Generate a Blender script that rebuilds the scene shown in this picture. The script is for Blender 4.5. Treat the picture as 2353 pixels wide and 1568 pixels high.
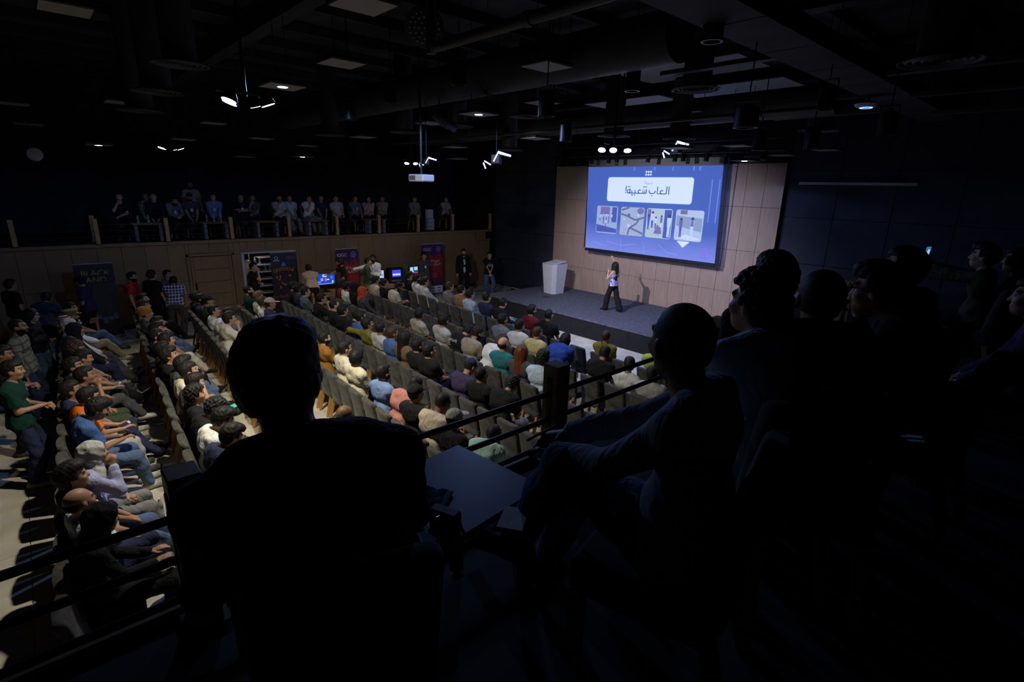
import bpy, bmesh, math, random, time
import numpy as np
from mathutils import Matrix, Vector
random.seed(7); np.random.seed(7)
SC = bpy.context.scene
COL = SC.collection
for o in list(bpy.data.objects): bpy.data.objects.remove(o)
# ---------------------------------------------------------------- camera (stands on the right-hand gallery, looking across the hall to the stage)
cam = bpy.data.cameras.new('camera'); cam.sensor_width = 36; cam.lens = 18.502; cam.clip_end = 200; cam.clip_start = .05
cam_o = bpy.data.objects.new('camera', cam); COL.objects.link(cam_o); SC.camera = cam_o
_y, _p, _r = (math.radians(a) for a in (-47.564, -16.098, -1.552))
_f = Vector((math.sin(_y)*math.cos(_p), math.cos(_y)*math.cos(_p), math.sin(_p))); _rt = Vector((math.cos(_y), -math.sin(_y), 0)); _d = _f.cross(_rt)
_R = _rt*math.cos(_r)+_d*math.sin(_r); _D = -_rt*math.sin(_r)+_d*math.cos(_r)
cam_o.matrix_world = Matrix(((_R.x, -_D.x, -_f.x, 0), (_R.y, -_D.y, -_f.y, 0), (_R.z, -_D.z, -_f.z, 4.2), (0,0,0,1)))
# ---------------------------------------------------------------- world, exposure
w = bpy.data.worlds.new('world'); SC.world = w; w.use_nodes = True
w.node_tree.nodes['Background'].inputs[0].default_value = (.10,.13,.3,1); w.node_tree.nodes['Background'].inputs[1].default_value = .004
vs = SC.view_settings; vs.view_transform = 'Standard'; vs.look = 'None'; vs.gamma = 1; vs.use_curve_mapping = False; vs.exposure = 0.0
SC.cycles.max_bounces = 4; SC.cycles.diffuse_bounces = 3; SC.cycles.glossy_bounces = 2; SC.cycles.transmission_bounces = 1; SC.cycles.adaptive_threshold = .05
WARM, COOL = (1,.91,.7), (.7,.78,1)
def spot(loc, aim, power, angle, color, blend=.35, radius=.06):
    L = bpy.data.lights.new('lamp_light', 'SPOT'); L.energy = power; L.spot_size = math.radians(angle); L.spot_blend = blend; L.color = color; L.shadow_soft_size = radius
    o = bpy.data.objects.new('lamp_light', L); COL.objects.link(o); o.location = loc
    o.rotation_euler = (Vector(aim)-Vector(loc)).to_track_quat('-Z', 'Y').to_euler(); return o
# the hall's floodlights, on poles under the roof (their housings are built further down around these same points)
FLOODS = [(-6.75,2.05,5.05), (-15.9,2.95,4.95), (-15.5,9.55,4.92), (-7.05,9.1,5.02)]
spot((-6.70,2.22,4.98), (-8.8,5.6,0), 590, 124, WARM, .7)
spot((-6.80,1.88,4.98), (-8.0,1.35,0), 600, 106, WARM, .9)
spot((-15.9,3.1,4.88), (-13.2,5.8,0), 180, 100, WARM, .9)
spot((-15.9,2.8,4.88), (-12.4,1.2,0), 190, 92, WARM, .9)
spot((-15.5,9.4,4.85), (-13.6,8.0,0), 230, 120, WARM, .7)
spot((-7.05,9.0,4.95), (-7.5,7.2,0), 250, 120, COOL, .7)
# stage profile spots on the pipe over the front rows
spot((-9.335,6.88,5.285), (-9.7,14.6,1.4), 1900, 66, (.86,.85,1), .85, .05)
spot((-7.05,9.2,4.95), (-8.2,12.4,.2), 640, 104, (.38,.48,1), .8)
spot((-15.5,9.7,4.85), (-12.6,14.6,.6), 130, 70, (1,.9,.75), .8)
# the five cool lamps in the roof panels that are switched on
for _q, _e in (((-8.78,3.21,5.53),150), ((-8.1,6.44,5.43),150), ((-17.4,1.68,4.93),6), ((-17.1,6.7,4.93),5), ((-6.4,13.6,5.0),30)): spot(_q, (_q[0],_q[1],0), _e, 177 if _e > 100 else 150, (.3,.45,1), .12, .07)
# ---------------------------------------------------------------- implicit surfaces (organic shapes)
def V3(*a): return np.array(a, dtype=np.float64)
def unit(v):
    v = np.asarray(v, float); return v/(np.linalg.norm(v)+1e-9)
def rot3(yaw=0, pitch=0, roll=0):
    """columns: right, forward, up; yaw about z, pitch up is positive, roll about the forward axis"""
    cy, sy = math.cos(yaw), math.sin(yaw); cp, sp = math.cos(pitch), math.sin(pitch); cr, sr = math.cos(roll), math.sin(roll)
    Rz = np.array([[cy,-sy,0],[sy,cy,0],[0,0,1]]); Rx = np.array([[1,0,0],[0,cp,-sp],[0,sp,cp]]); Ry = np.array([[cr,0,sr],[0,1,0],[-sr,0,cr]])
    return Rz@Rx@Ry
class Field:
    """a distance field on a regular grid, meshed by surface nets"""
    def __init__(s, lo, hi, h):
        s.h = h; s.lo = np.array(lo, np.float32)
        n = np.ceil((np.array(hi)-np.array(lo))/h).astype(int)+1
        s.ax = [s.lo[i]+h*np.arange(n[i], dtype=np.float32) for i in range(3)]
        s.F = np.full(tuple(n), .3, np.float32)
    def _reg(s, lo, hi):
        sl = []
        for i in range(3):
            a = int(max(0, math.floor((lo[i]-s.lo[i])/s.h))); b = int(min(len(s.ax[i]), math.ceil((hi[i]-s.lo[i])/s.h)+1))
            if b <= a: return None
            sl.append(slice(a, b))
        return tuple(sl)
    def _xyz(s, sl):
        return s.ax[0][sl[0]][:,None,None], s.ax[1][sl[1]][None,:,None], s.ax[2][sl[2]][None,None,:]
    def _mix(s, sl, d, k, sub):
        f = s.F[sl]
        if sub:
            if k > 0:
                hh = np.maximum(k-np.abs(f+d), 0)/k; s.F[sl] = np.maximum(f, -d)+hh*hh*k*.25
            else: s.F[sl] = np.maximum(f, -d)
        elif k > 0:
            hh = np.maximum(k-np.abs(f-d), 0)/k; s.F[sl] = np.minimum(f, d)-hh*hh*k*.25
        else: s.F[sl] = np.minimum(f, d)
    def cap(s, a, b, ra, rb=None, k=.02, flat=False, sub=False, sq=None):
        rb = ra if rb is None else rb
        a = np.asarray(a, np.float32); b = np.asarray(b, np.float32); m = max(ra, rb)*(1 if sq is None else max(sq[1], 1/sq[1]))+k+2.5*s.h
        sl = s._reg(np.minimum(a, b)-m, np.maximum(a, b)+m)
        if sl is None: return
        X, Y, Z = s._xyz(sl); d = b-a; L2 = float(d@d)+1e-9
        px, py, pz = X-a[0], Y-a[1], Z-a[2]
        t = (px*d[0]+py*d[1]+pz*d[2])/L2; tc = np.clip(t, 0, 1)
        qx, qy, qz = px-tc*d[0], py-tc*d[1], pz-tc*d[2]
        if sq is not None:                      # squash along one direction
            u = unit(sq[0]).astype(np.float32); w = qx*u[0]+qy*u[1]+qz*u[2]; g = (1/sq[1]-1)*w
            qx, qy, qz = qx+g*u[0], qy+g*u[1], qz+g*u[2]
        dd = np.sqrt(qx*qx+qy*qy+qz*qz)-(ra+(rb-ra)*tc)
        if flat: dd = np.maximum(dd, (np.abs(t-.5)-.5)*math.sqrt(L2))
        s._mix(sl, dd.astype(np.float32), k, sub)
    def ell(s, c, r, k=.02, R=None, sub=False):
        c = np.asarray(c, np.float32); r = np.asarray(r, np.float32); m = float(r.max())+k+2.5*s.h
        sl = s._reg(c-m, c+m)
        if sl is None: return
        X, Y, Z = s._xyz(sl); p = [X-c[0], Y-c[1], Z-c[2]]
        if R is not None:
            R = np.asarray(R, np.float32); p = [p[0]*R[0,i]+p[1]*R[1,i]+p[2]*R[2,i] for i in range(3)]
        q = [p[i]/r[i] for i in range(3)]; k0 = np.sqrt(q[0]**2+q[1]**2+q[2]**2)
        k1 = np.sqrt((q[0]/r[0])**2+(q[1]/r[1])**2+(q[2]/r[2])**2)+1e-6
        s._mix(sl, (k0*(k0-1)/k1+0*X+0*Y+0*Z).astype(np.float32), k, sub)
    def cut(s, p, n, k=0):
        """remove everything on the side of the plane that n points to"""
        n = unit(n); X, Y, Z = s._xyz((slice(None),)*3)
        d = ((X-p[0])*n[0]+(Y-p[1])*n[1]+(Z-p[2])*n[2]).astype(np.float32); s.F = np.maximum(s.F, d)
    def ripple(s, amp, waves):
        X, Y, Z = s._xyz((slice(None),)*3)
        for (a, b, c, ph) in waves: s.F += (amp*np.sin(a*X+b*Y+c*Z+ph)).astype(np.float32)
    def net(s):
        F = s.F; S = F < 0; n = F.shape
        c = np.zeros((n[0]-1, n[1]-1, n[2]-1), np.int8)
        for i in (0,1):
            for j in (0,1):
                for k in (0,1): c += S[i:n[0]-1+i, j:n[1]-1+j, k:n[2]-1+k]
        act = np.argwhere((c > 0) & (c < 8))
        if len(act) == 0: return np.zeros((0,3)), np.zeros((0,4), int)
        idx = np.full(c.shape, -1, np.int64); idx[act[:,0], act[:,1], act[:,2]] = np.arange(len(act))
        pos = np.zeros((len(act), 3)); cnt = np.zeros(len(act))
        co = [(i,j,k) for i in (0,1) for j in (0,1) for k in (0,1)]
        val = {q: F[act[:,0]+q[0], act[:,1]+q[1], act[:,2]+q[2]] for q in co}
        for a in co:
            for ax in range(3):
                if a[ax]: continue
                b = tuple(1 if i == ax else a[i] for i in range(3)); fa, fb = val[a], val[b]
                m = (fa < 0) != (fb < 0); t = np.where(m, fa/(fa-fb+1e-12), 0)
                for i in range(3): pos[:,i] += np.where(m, a[i]+(t if i == ax else 0), 0)
                cnt += m
        pos = (pos/cnt[:,None]+act)*s.h+s.lo
        quads = []
        for ax in range(3):
            u, v = (ax+1) % 3, (ax+2) % 3
            A = [slice(None)]*3; B = [slice(None)]*3; A[ax] = slice(0, n[ax]-1); B[ax] = slice(1, n[ax])
            sa, sb = S[tuple(A)], S[tuple(B)]
            for flip, m in ((False, sa & ~sb), (True, ~sa & sb)):
                e = np.argwhere(m)
                ok = (e[:,u] > 0) & (e[:,v] > 0) & (e[:,u] < n[u]-1) & (e[:,v] < n[v]-1); e = e[ok]
                if len(e) == 0: continue
                def at(du, dv):
                    q = e.copy(); q[:,u] -= du; q[:,v] -= dv; return idx[q[:,0], q[:,1], q[:,2]]
                q = np.stack([at(1,1), at(0,1), at(0,0), at(1,0)], 1)
                quads.append(q[:, ::-1] if flip else q)
        return pos, np.concatenate(quads)
def mesh_np(name, verts, quads, smooth=True, mat_idx=None):
    me = bpy.data.meshes.new(name); nv, nq = len(verts), len(quads); k = quads.shape[1]
    me.vertices.add(nv); me.vertices.foreach_set('co', np.ascontiguousarray(verts, np.float32).ravel())
    me.loops.add(nq*k); me.loops.foreach_set('vertex_index', np.ascontiguousarray(quads, np.int32).ravel())
    me.polygons.add(nq); me.polygons.foreach_set('loop_start', np.arange(0, nq*k, k, dtype=np.int32))
    me.update(calc_edges=True)
    if smooth: me.polygons.foreach_set('use_smooth', np.ones(nq, bool))
    if mat_idx is not None: me.polygons.foreach_set('material_index', np.ascontiguousarray(mat_idx, np.int32))
    me.validate(); return me
def net_mesh(name, field, smooth_it=1):
    v, q = field.net()
    for _ in range(smooth_it):                     # one light relax pass
        acc = np.zeros_like(v); c = np.zeros(len(v))
        for i in range(4):
            j = (i+1) % 4; np.add.at(acc, q[:,i], v[q[:,j]]); np.add.at(acc, q[:,j], v[q[:,i]]); np.add.at(c, q[:,i], 1); np.add.at(c, q[:,j], 1)
        v = v*.5+.5*acc/np.maximum(c, 1)[:,None]
    return v, q
# ---------------------------------------------------------------- people: a posed body, clothes cut from inflated copies of it
def ik(a, c, l1, l2, pole):
    """joint between a and c with bone lengths l1, l2, bent towards pole"""
    a, c = np.asarray(a, float), np.asarray(c, float); d = c-a; D = np.linalg.norm(d); D2 = min(D, (l1+l2)*.995)
    n = d/(D+1e-9); c = a+n*D2; x = (l1*l1-l2*l2+D2*D2)/(2*D2); h = math.sqrt(max(l1*l1-x*x, 1e-6))
    p = np.asarray(pole, float); p = unit(p-n*(p@n)); return a+n*x+p*h, c
HEAD_DARK = ((.033,.089,.009,.013,.02,.0068), (-.033,.089,.009,.013,.02,.0068), (.036,.095,.036,.02,.02,.0045), (-.036,.095,.036,.02,.02,.0045))
class Pose:
    """joints of a figure; origin on the floor under the hips, facing +y"""
    def __init__(s, kind='sit', lean=0.0, side=0.0, slump=0.0, head=(0,0,0), wr=None, wl=None, pr=(.5,-.6,-.6), pl=(-.5,-.6,-.6), ar=None, al=None, kr=(.15,.3,1), kl=(-.15,.3,1),
                 hr=None, hl=None, drop=0.0, curl=.5, stout=1.0, wide_leg=False, pelvis=None, sh=1.0, turn=0.0):
        s.kind = kind; s.stout = stout; s.wide = wide_leg; s.curl = curl
        P = V3(0,-.06,.575) if kind == 'sit' else V3(0,0,.93)
        if pelvis is not None: P = V3(*pelvis)
        s.P = P; R = rot3(turn, lean, side); s.R = R
        up = lambda x, y, z: P+R@V3(x, y, z)
        s.waist = up(0,-.005-slump*.03,.16); s.chest = up(0,-.01-slump*.05,.36); s.upper = up(0,-.015-slump*.04,.44)
        s.neck = up(0,-.005+slump*.02,.525-slump*.02); hd = up(0,.02+slump*.06,.672-slump*.03)
        s.HR = rot3(turn+head[0], head[1], head[2]); s.H = hd+(s.HR-np.eye(3))@V3(0,.0,.07)
        s.S = {1: up(.176*sh,-.02,.448-drop), -1: up(-.176*sh,-.02,.448-drop)}
        s.hip = {1: P+rot3(turn)@V3(.092,.01,-.02), -1: P+rot3(turn)@V3(-.092,.01,-.02)}
        wr = wr if wr is not None else ((.1,.26,.62) if kind == 'sit' else (.27,.06,.84)); wl = wl if wl is not None else ((-.1,.26,.62) if kind == 'sit' else (-.27,.06,.84))
        s.E, s.W = {}, {}
        s.E[1], s.W[1] = ik(s.S[1], wr, .285, .25, pr); s.E[-1], s.W[-1] = ik(s.S[-1], wl, .285, .25, pl)
        s.hd = {1: unit(hr) if hr is not None else unit(s.W[1]-s.E[1]), -1: unit(hl) if hl is not None else unit(s.W[-1]-s.E[-1])}
        ar = ar if ar is not None else ((.12,.46,.1) if kind == 'sit' else (.1,.0,.09)); al = al if al is not None else ((-.12,.46,.1) if kind == 'sit' else (-.1,.02,.09))
        s.K, s.A = {}, {}
        s.K[1], s.A[1] = ik(s.hip[1], ar, .43, .43, kr); s.K[-1], s.A[-1] = ik(s.hip[-1], al, .43, .43, kl)
        pts = np.array([s.P, s.chest, s.neck, s.H]+[d[i] for d in (s.S, s.E, s.W, s.K, s.A, s.hip) for i in (1,-1)]+[s.W[i]+s.hd[i]*.2 for i in (1,-1)]+[s.A[i]+V3(0,.24,-.05) for i in (1,-1)])
        s.lo = pts.min(0)-.17; s.hi = pts.max(0)+.17; s.lo[2] = max(s.lo[2], min(-.04, s.A[1][2]-.15, s.A[-1][2]-.15)); s.hi[2] = max(s.hi[2], s.H[2]+.15)
    def foot(s, i):
        d = s.K[i]-s.A[i]; fw = rot3(0)@V3(i*.12,1,0); sh = unit(s.A[i]-s.K[i])
        if abs(sh[2]) < .75: fw = unit(np.cross(V3(1,0,0), sh)); fw = fw if fw[2] > -.2 else -fw; fw = unit(fw+V3(0,.3,0)); return fw, unit(sh)
        return unit(fw), V3(0,0,-1)
def torso(f, p, g, k=.05):
    t = p.stout; R = p.R; X = R@V3(1,0,0); Yd = R@V3(0,1,0)
    hx = rot3(0)@V3(1,0,0)
    f.cap(p.P-X*.075, p.P+X*.075, .115*min(t,1.15)+g, k=k)
    f.cap(p.waist-X*.066*t, p.waist+X*.066*t, .1*t+g, k=k, sq=(Yd,.9))
    f.cap((p.P+p.waist)/2-X*.066*t, (p.P+p.waist)/2+X*.066*t, .105*t+g, k=k)
    f.cap(p.chest-X*.08, p.chest+X*.08, .112*(.6+.4*t)+g, k=k, sq=(Yd,.86))
    f.cap(p.upper-X*.098, p.upper+X*.098, .086+g, k=k, sq=(Yd,.84))
    for i in (1,-1): f.cap(p.upper+R@V3(i*.04,-.01,.05), p.S[i], .055+g, .062+g, k=k)
def leg(f, p, i, g, wide=0.0, k=.03, to=1.0):
    f.cap(p.hip[i], p.K[i], .085+g, .058+g+wide*.5, k=k); e = p.K[i]+(p.A[i]-p.K[i])*to
    m = p.K[i]+(p.A[i]-p.K[i])*.35
    f.cap(p.K[i], m, .056+g+wide*.5, .055+g+wide*.8, k=k); f.cap(m, e, .055+g+wide*.8, .04+g+wide, k=k)
def arm(f, p, i, g, k=.025, upper_to=1.0, fore_to=0.0):
    if upper_to < 1: f.cap(p.S[i], p.S[i]+(p.E[i]-p.S[i])*upper_to, .056+g, .05+g*1.35, k=k, flat=False); return
    f.cap(p.S[i], p.E[i], .054+g, .042+g, k=k)
    if fore_to > 0: f.cap(p.E[i], p.E[i]+(p.W[i]-p.E[i])*fore_to, .042+g, .031+g, k=k)
def hand(f, p, i):
    """palm, four fingers of unequal length with a knuckle bend, thumb off the side of the palm"""
    d = p.hd[i]; w = p.W[i]; side = unit(np.cross(d, V3(0,0,1)))
    if np.linalg.norm(np.cross(d, V3(0,0,1))) < .3: side = V3(1,0,0)*i
    nrm = unit(np.cross(side, d)); nrm = nrm if nrm[2] < 0 else -nrm
    inner = -side if side[0]*i > 0 else side
    f.cap(w, w+d*.085, .024, .03, k=.012, sq=(nrm, .55))
    for n, (o, L) in enumerate(((.03,.072),(.01,.08),(-.01,.075),(-.029,.06))):
        b = w+d*.085+inner*o; c = p.curl*(.8+.15*n)
        d1 = unit(d*math.cos(c*.6)+nrm*math.sin(c*.6)); d2 = unit(d*math.cos(c*1.7)+nrm*math.sin(c*1.7))
        f.cap(b-d*.015, b+d1*L*.55, .0098, .0092, k=.005); f.cap(b+d1*L*.55, b+d1*L*.55+d2*L*.5, .0092, .0084, k=.005)
    b = w+d*.03+inner*.022; t1 = unit(d*.65+inner*.75+nrm*.25); t2 = unit(d+inner*.15+nrm*.35*p.curl)
    f.cap(b, b+t1*.042, .0125, .0108, k=.008); f.cap(b+t1*.042, b+t1*.042+t2*.034, .0108, .0092, k=.006)
HS = 1.07                                       # head size
class Scaled:
    def __init__(s, f, k): s.f, s.s = f, k
    def ell(s, c, r, k=.02, R=None, sub=False): s.f.ell(c, np.array(r)*s.s, k, R, sub)
    def cap(s, a, b, ra, rb=None, k=.02): s.f.cap(a, b, ra*s.s, (rb or ra)*s.s, k)
def head(f, H, R, k=.02):
    f = Scaled(f, HS); g = lambda x, y, z: H+R@V3(x, y, z)*HS
    f.ell(g(0,-.012,.028), (.076,.097,.088), .03, R); f.ell(g(0,.022,-.03), (.063,.072,.08), .04, R)
    f.ell(g(0,.05,-.086), (.04,.042,.03), .035, R)
    for i in (1,-1):
        f.ell(g(i*.079,-.008,-.012), (.011,.023,.033), .008, R); f.ell(g(i*.04,.066,-.022), (.026,.024,.022), .03, R)
        f.ell(g(i*.033,.098,.012), (.019,.014,.012), .012, R, sub=True)
    f.cap(g(0,.088,.016), g(0,.108,-.026), .009, .0145, .014); f.ell(g(0,.09,-.058), (.024,.012,.006), .01, R); f.ell(g(0,.088,-.071), (.022,.012,.006), .01, R)
    f.cap(g(-.045,.08,.033), g(.045,.08,.033), .011, k=.02)
def build_human(p, h=.0092, hair_local=True, skip=()):
    """returns dict of mesh data: body, shirt_short, shirt_long, trousers, shoes"""
    out = {}
    f = Field(p.lo, p.hi, h); torso(f, p, -.004)
    for i in (1,-1):
        leg(f, p, i, -.004); arm(f, p, i, -.004, fore_to=1); hand(f, p, i)
        fw, dn = p.foot(i); f.cap(p.A[i]+dn*.03-fw*.03, p.A[i]+dn*.055+fw*.15, .038, .026, k=.03)
    f.cap(p.neck-p.R@V3(0,0,.04), p.H+p.HR@V3(0,-.02,-.04), .06, .053, k=.03); head(f, p.H, p.HR)
    v, q = net_mesh('body', f); c = (v[q].mean(1)-p.H)@p.HR/HS; mi = np.zeros(len(q), int)
    jaw = (c[:,2] < -.03) & (c[:,2] > -.135) & (c[:,1] > -.03+.25*(-.03-c[:,2])) & (c[:,1] < .12) & (np.abs(c[:,0]) < .085) & (c[:,2] < -.045+.5*np.maximum(0, np.abs(c[:,0])-.045)+.12*(c[:,1] < .05)*(np.abs(c[:,0]) > .045))
    mi[jaw] = 2
    mous = (np.abs(c[:,0]) < .027) & (np.abs(c[:,2]+.042) < .007) & (c[:,1] > .05); mi[mous] = 2
    lips = (np.abs(c[:,0]) < .024) & (np.abs(c[:,2]+.064) < .011) & (c[:,1] > .06); mi[lips] = 3
    for (x, y, z, a, b, d) in HEAD_DARK:
        mi[(((c[:,0]-x)/a)**2+((c[:,2]-z)/d)**2 < 1.2) & (c[:,1] > .05)] = 1
    out['body'] = mesh_np('body', v, q, mat_idx=mi)
    wv = ((38,21,17,.3), (13,47,29,1.2), (-24,31,44,2.2))
    for nm, long in (('shirt_short', False), ('shirt_long', True)):
        if nm in skip: continue
        lo = p.lo.copy(); lo[2] = max(lo[2], min(p.P[2]-.2, p.W[1][2]-.1, p.W[-1][2]-.1))
        f = Field(lo, p.hi, h); torso(f, p, .012)
        if p.kind == 'stand': Xs = p.R@V3(1,0,0); q0 = p.P-p.R@V3(0,0,.06); f.cap(q0-Xs*.078, q0+Xs*.078, .128*p.stout, k=.04)
        dn = p.P+p.R@V3(0,0,-.06); f.cut(dn, p.R@V3(0,-.15,-1))
        g = Field(lo, p.hi, h)
        for i in (1,-1):
            if long: arm(g, p, i, .013, fore_to=.93)
            else: arm(g, p, i, .02, upper_to=.72)
            e0, e1 = (p.W[i], p.E[i]) if long else (p.S[i]+(p.E[i]-p.S[i])*.86, p.S[i])
            if not long:
                n = unit(e0-e1); sl = g._reg(e0-.11, e0+.11); X, Y, Z = g._xyz(sl)
                g.F[sl] = np.maximum(g.F[sl], ((X-(e0-n*.04)[0])*n[0]+(Y-(e0-n*.04)[1])*n[1]+(Z-(e0-n*.04)[2])*n[2]).astype(np.float32))
        k = .03; hh = np.maximum(k-np.abs(f.F-g.F), 0)/k; f.F = np.minimum(f.F, g.F)-hh*hh*k*.25
        f.ripple(.0022, wv)
        f.ell(p.neck+p.R@V3(0,.02,.03), (.066,.066,.06), 0, p.R, sub=True)
        v, q = net_mesh('shirt', f, 0); out[nm] = mesh_np('shirt', v, q)
    lo, hi = p.lo.copy(), p.hi.copy(); hi[2] = min(hi[2], max(p.P[2]+.25, p.K[1][2]+.15, p.K[-1][2]+.15))
    f = Field(lo, hi, h); wd = .045 if p.wide else .012
    X = p.R@V3(1,0,0); f.cap(p.P-X*.075, p.P+X*.075, .122*min(p.stout,1.15), k=.04); m = (p.P+p.waist)/2; f.cap(m-X*.07*p.stout, m+X*.07*p.stout, .108*p.stout, k=.04)
    f.cut(p.P+p.R@V3(0,0,.1), p.R@V3(0,0,1))
    for i in (1,-1): leg(f, p, i, .011, wide=wd, to=.96)
    f.ripple(.0024, wv); v, q = net_mesh('trousers', f, 0); out['trousers'] = mesh_np('trousers', v, q)
    for i in (1,-1):
        fw, dn = p.foot(i); a = p.A[i]; f = Field(a-.26, a+.26, .011)
        f.cap(a+dn*.045-fw*.04, a+dn*.055+fw*.16, .047, .04, k=.02, sq=(V3(1,0,0), .95)); f.cap(a-dn*.01, a+dn*.04, .044, .048, k=.03)
        f.cut(a+dn*.088, dn); v, q = net_mesh('shoe', f, 0); out['shoe%d' % i] = mesh_np('shoe', v, q)
    out['H'] = Matrix([list(p.HR[r]*HS)+[p.H[r]] for r in range(3)]+[[0,0,0,1]]); out['pose'] = p
    return out
# ---- things worn on the head, in head space
def head_piece(kind):
    f = Field((-.2,-.24,-.42 if kind != 'verylong' else -.56), (.2,.2,.22), .0075); I = None
    def skull(g): f.ell((0,-.012,.028), (.076+g,.097+g,.088+g), .03); f.ell((0,-.02,-.03), (.066+g,.06+g,.06+g), .03)
    def hairline(zf=.062, back=-.075):
        # clear the face and the neck; a slanting line runs from the fringe past the ear to the nape
        f.cut((0,.06,zf), (0,.55,-.75)) if False else None
        X, Y, Z = f._xyz((slice(None),)*3)
        line = np.where(Y > .035, zf-Z+.15*np.abs(X), np.where(Y > -.02, (zf-.085)*(Y+.02)/.055*1.0+(-.012)*(1-(Y+.02)/.055)-Z+.02, back+(Y+.11)*.2-Z))
        f.F = np.maximum(f.F, line.astype(np.float32))
    if kind == 'short':
        skull(.011); f.ell((0,.02,.085), (.068,.075,.04), .03); f.ripple(.0014, ((190,60,110,0),(-90,210,120,1),(150,-120,200,2))); hairline()
    elif kind == 'crop':
        skull(.005); f.ripple(.0003, ((150,90,120,0),)); hairline(.068, -.06)
    elif kind == 'full':
        skull(.022); f.ell((0,.03,.1), (.075,.08,.045), .03); f.ripple(.0018, ((170,60,90,0),(-90,190,80,1),(140,-110,180,2))); hairline(.058, -.09)
    elif kind == 'curly':
        skull(.02); f.ell((0,.01,.085), (.082,.09,.06), .03); f.ripple(.0034, ((135,30,100,0),(-50,150,100,1),(110,-115,130,2),(65,135,-125,.5))); hairline(.06, -.085)
    elif kind == 'balding':
        f.ell((0,-.02,-.005), (.084,.1,.062), .01); f.ell((0,.03,.1), (.075,.12,.08), .02, sub=True); hairline(.02, -.07)
    elif kind == 'long':
        skull(.02); f.cap((0,-.07,-.02), (0,-.1,-.3), .085, .075, .05, sq=(V3(0,1,0), .62))
        for i in (1,-1): f.cap((i*.07,-.02,.02), (i*.085,-.03,-.24), .035, .03, .04)
        f.ripple(.0016, ((130,20,6,0),(-90,60,5,1),(70,130,-4,2))); f.ell((0,.075,-.03), (.062,.09,.1), .01, sub=True); f.cap((0,0,-.1), (0,.01,-.42), .05, sub=True, k=.01)
    elif kind == 'verylong':
        skull(.022); f.cap((0,-.075,-.02), (0,-.115,-.42), .095, .08, .05, sq=(V3(0,1,0), .6))
        for i in (1,-1): f.cap((i*.07,-.02,.02), (i*.09,-.04,-.36), .04, .03, .04)
        f.ripple(.003, ((130,20,6,0),(-90,60,5,1),(70,130,-4,2))); f.ell((0,.075,-.03), (.062,.09,.1), .01, sub=True); f.cap((0,.01,-.1), (0,.02,-.5), .05, sub=True, k=.01)
    elif kind == 'bun':
        skull(.016); f.ell((0,-.13,.02), (.045,.045,.045), .02); f.ripple(.002, ((90,40,60,0),(-50,110,70,1))); hairline(.06, -.08)
    elif kind == 'hijab':
        skull(.02); f.cap((0,-.02,-.06), (0,-.03,-.17), .085, .1, .05); f.cap((-.07,-.03,-.22), (.07,-.03,-.22), .1, k=.06, sq=(V3(0,1,0), .85))
        f.ripple(.0022, ((30,60,50,0),(-50,30,80,1))); f.ell((0,.095,-.025), (.056,.07,.082), .012, sub=True); f.cap((0,-.01,-.06), (0,-.02,-.4), .05, sub=True, k=.01)
    elif kind == 'cap':
        skull(.016); f.cut((0,0,.03), (0,-.12,-1)); f.cap((0,.07,.04), (0,.15,.03), .07, .066, .015, sq=(V3(0,.1,1), .11)); f.ell((0,-.01,.135), (.01,.01,.008), .004)
    elif kind == 'beret':
        skull(.012); f.ell((0,0,.105), (.1,.125,.042), .025); f.cap((0,.09,.055), (0,.125,.045), .06, .05, .02, sq=(V3(0,.1,1), .16)); f.cut((0,0,.035), (0,0,-1))
    elif kind == 'beanie':
        skull(.02); f.ell((0,-.05,.09), (.08,.09,.06), .03); f.cut((0,0,.0), (0,.35,-1))
        f.ripple(.002, ((0,0,200,0),))
    if kind in ('short','crop','full','curly','balding','beanie','cap','beret'): f.ell((0,0,-.02), (.068,.088,.09), 0, sub=True) if kind in ('cap','beret') else None
    v, q = net_mesh(kind, f, 1); return mesh_np('hair_'+kind, v, q)
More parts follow.
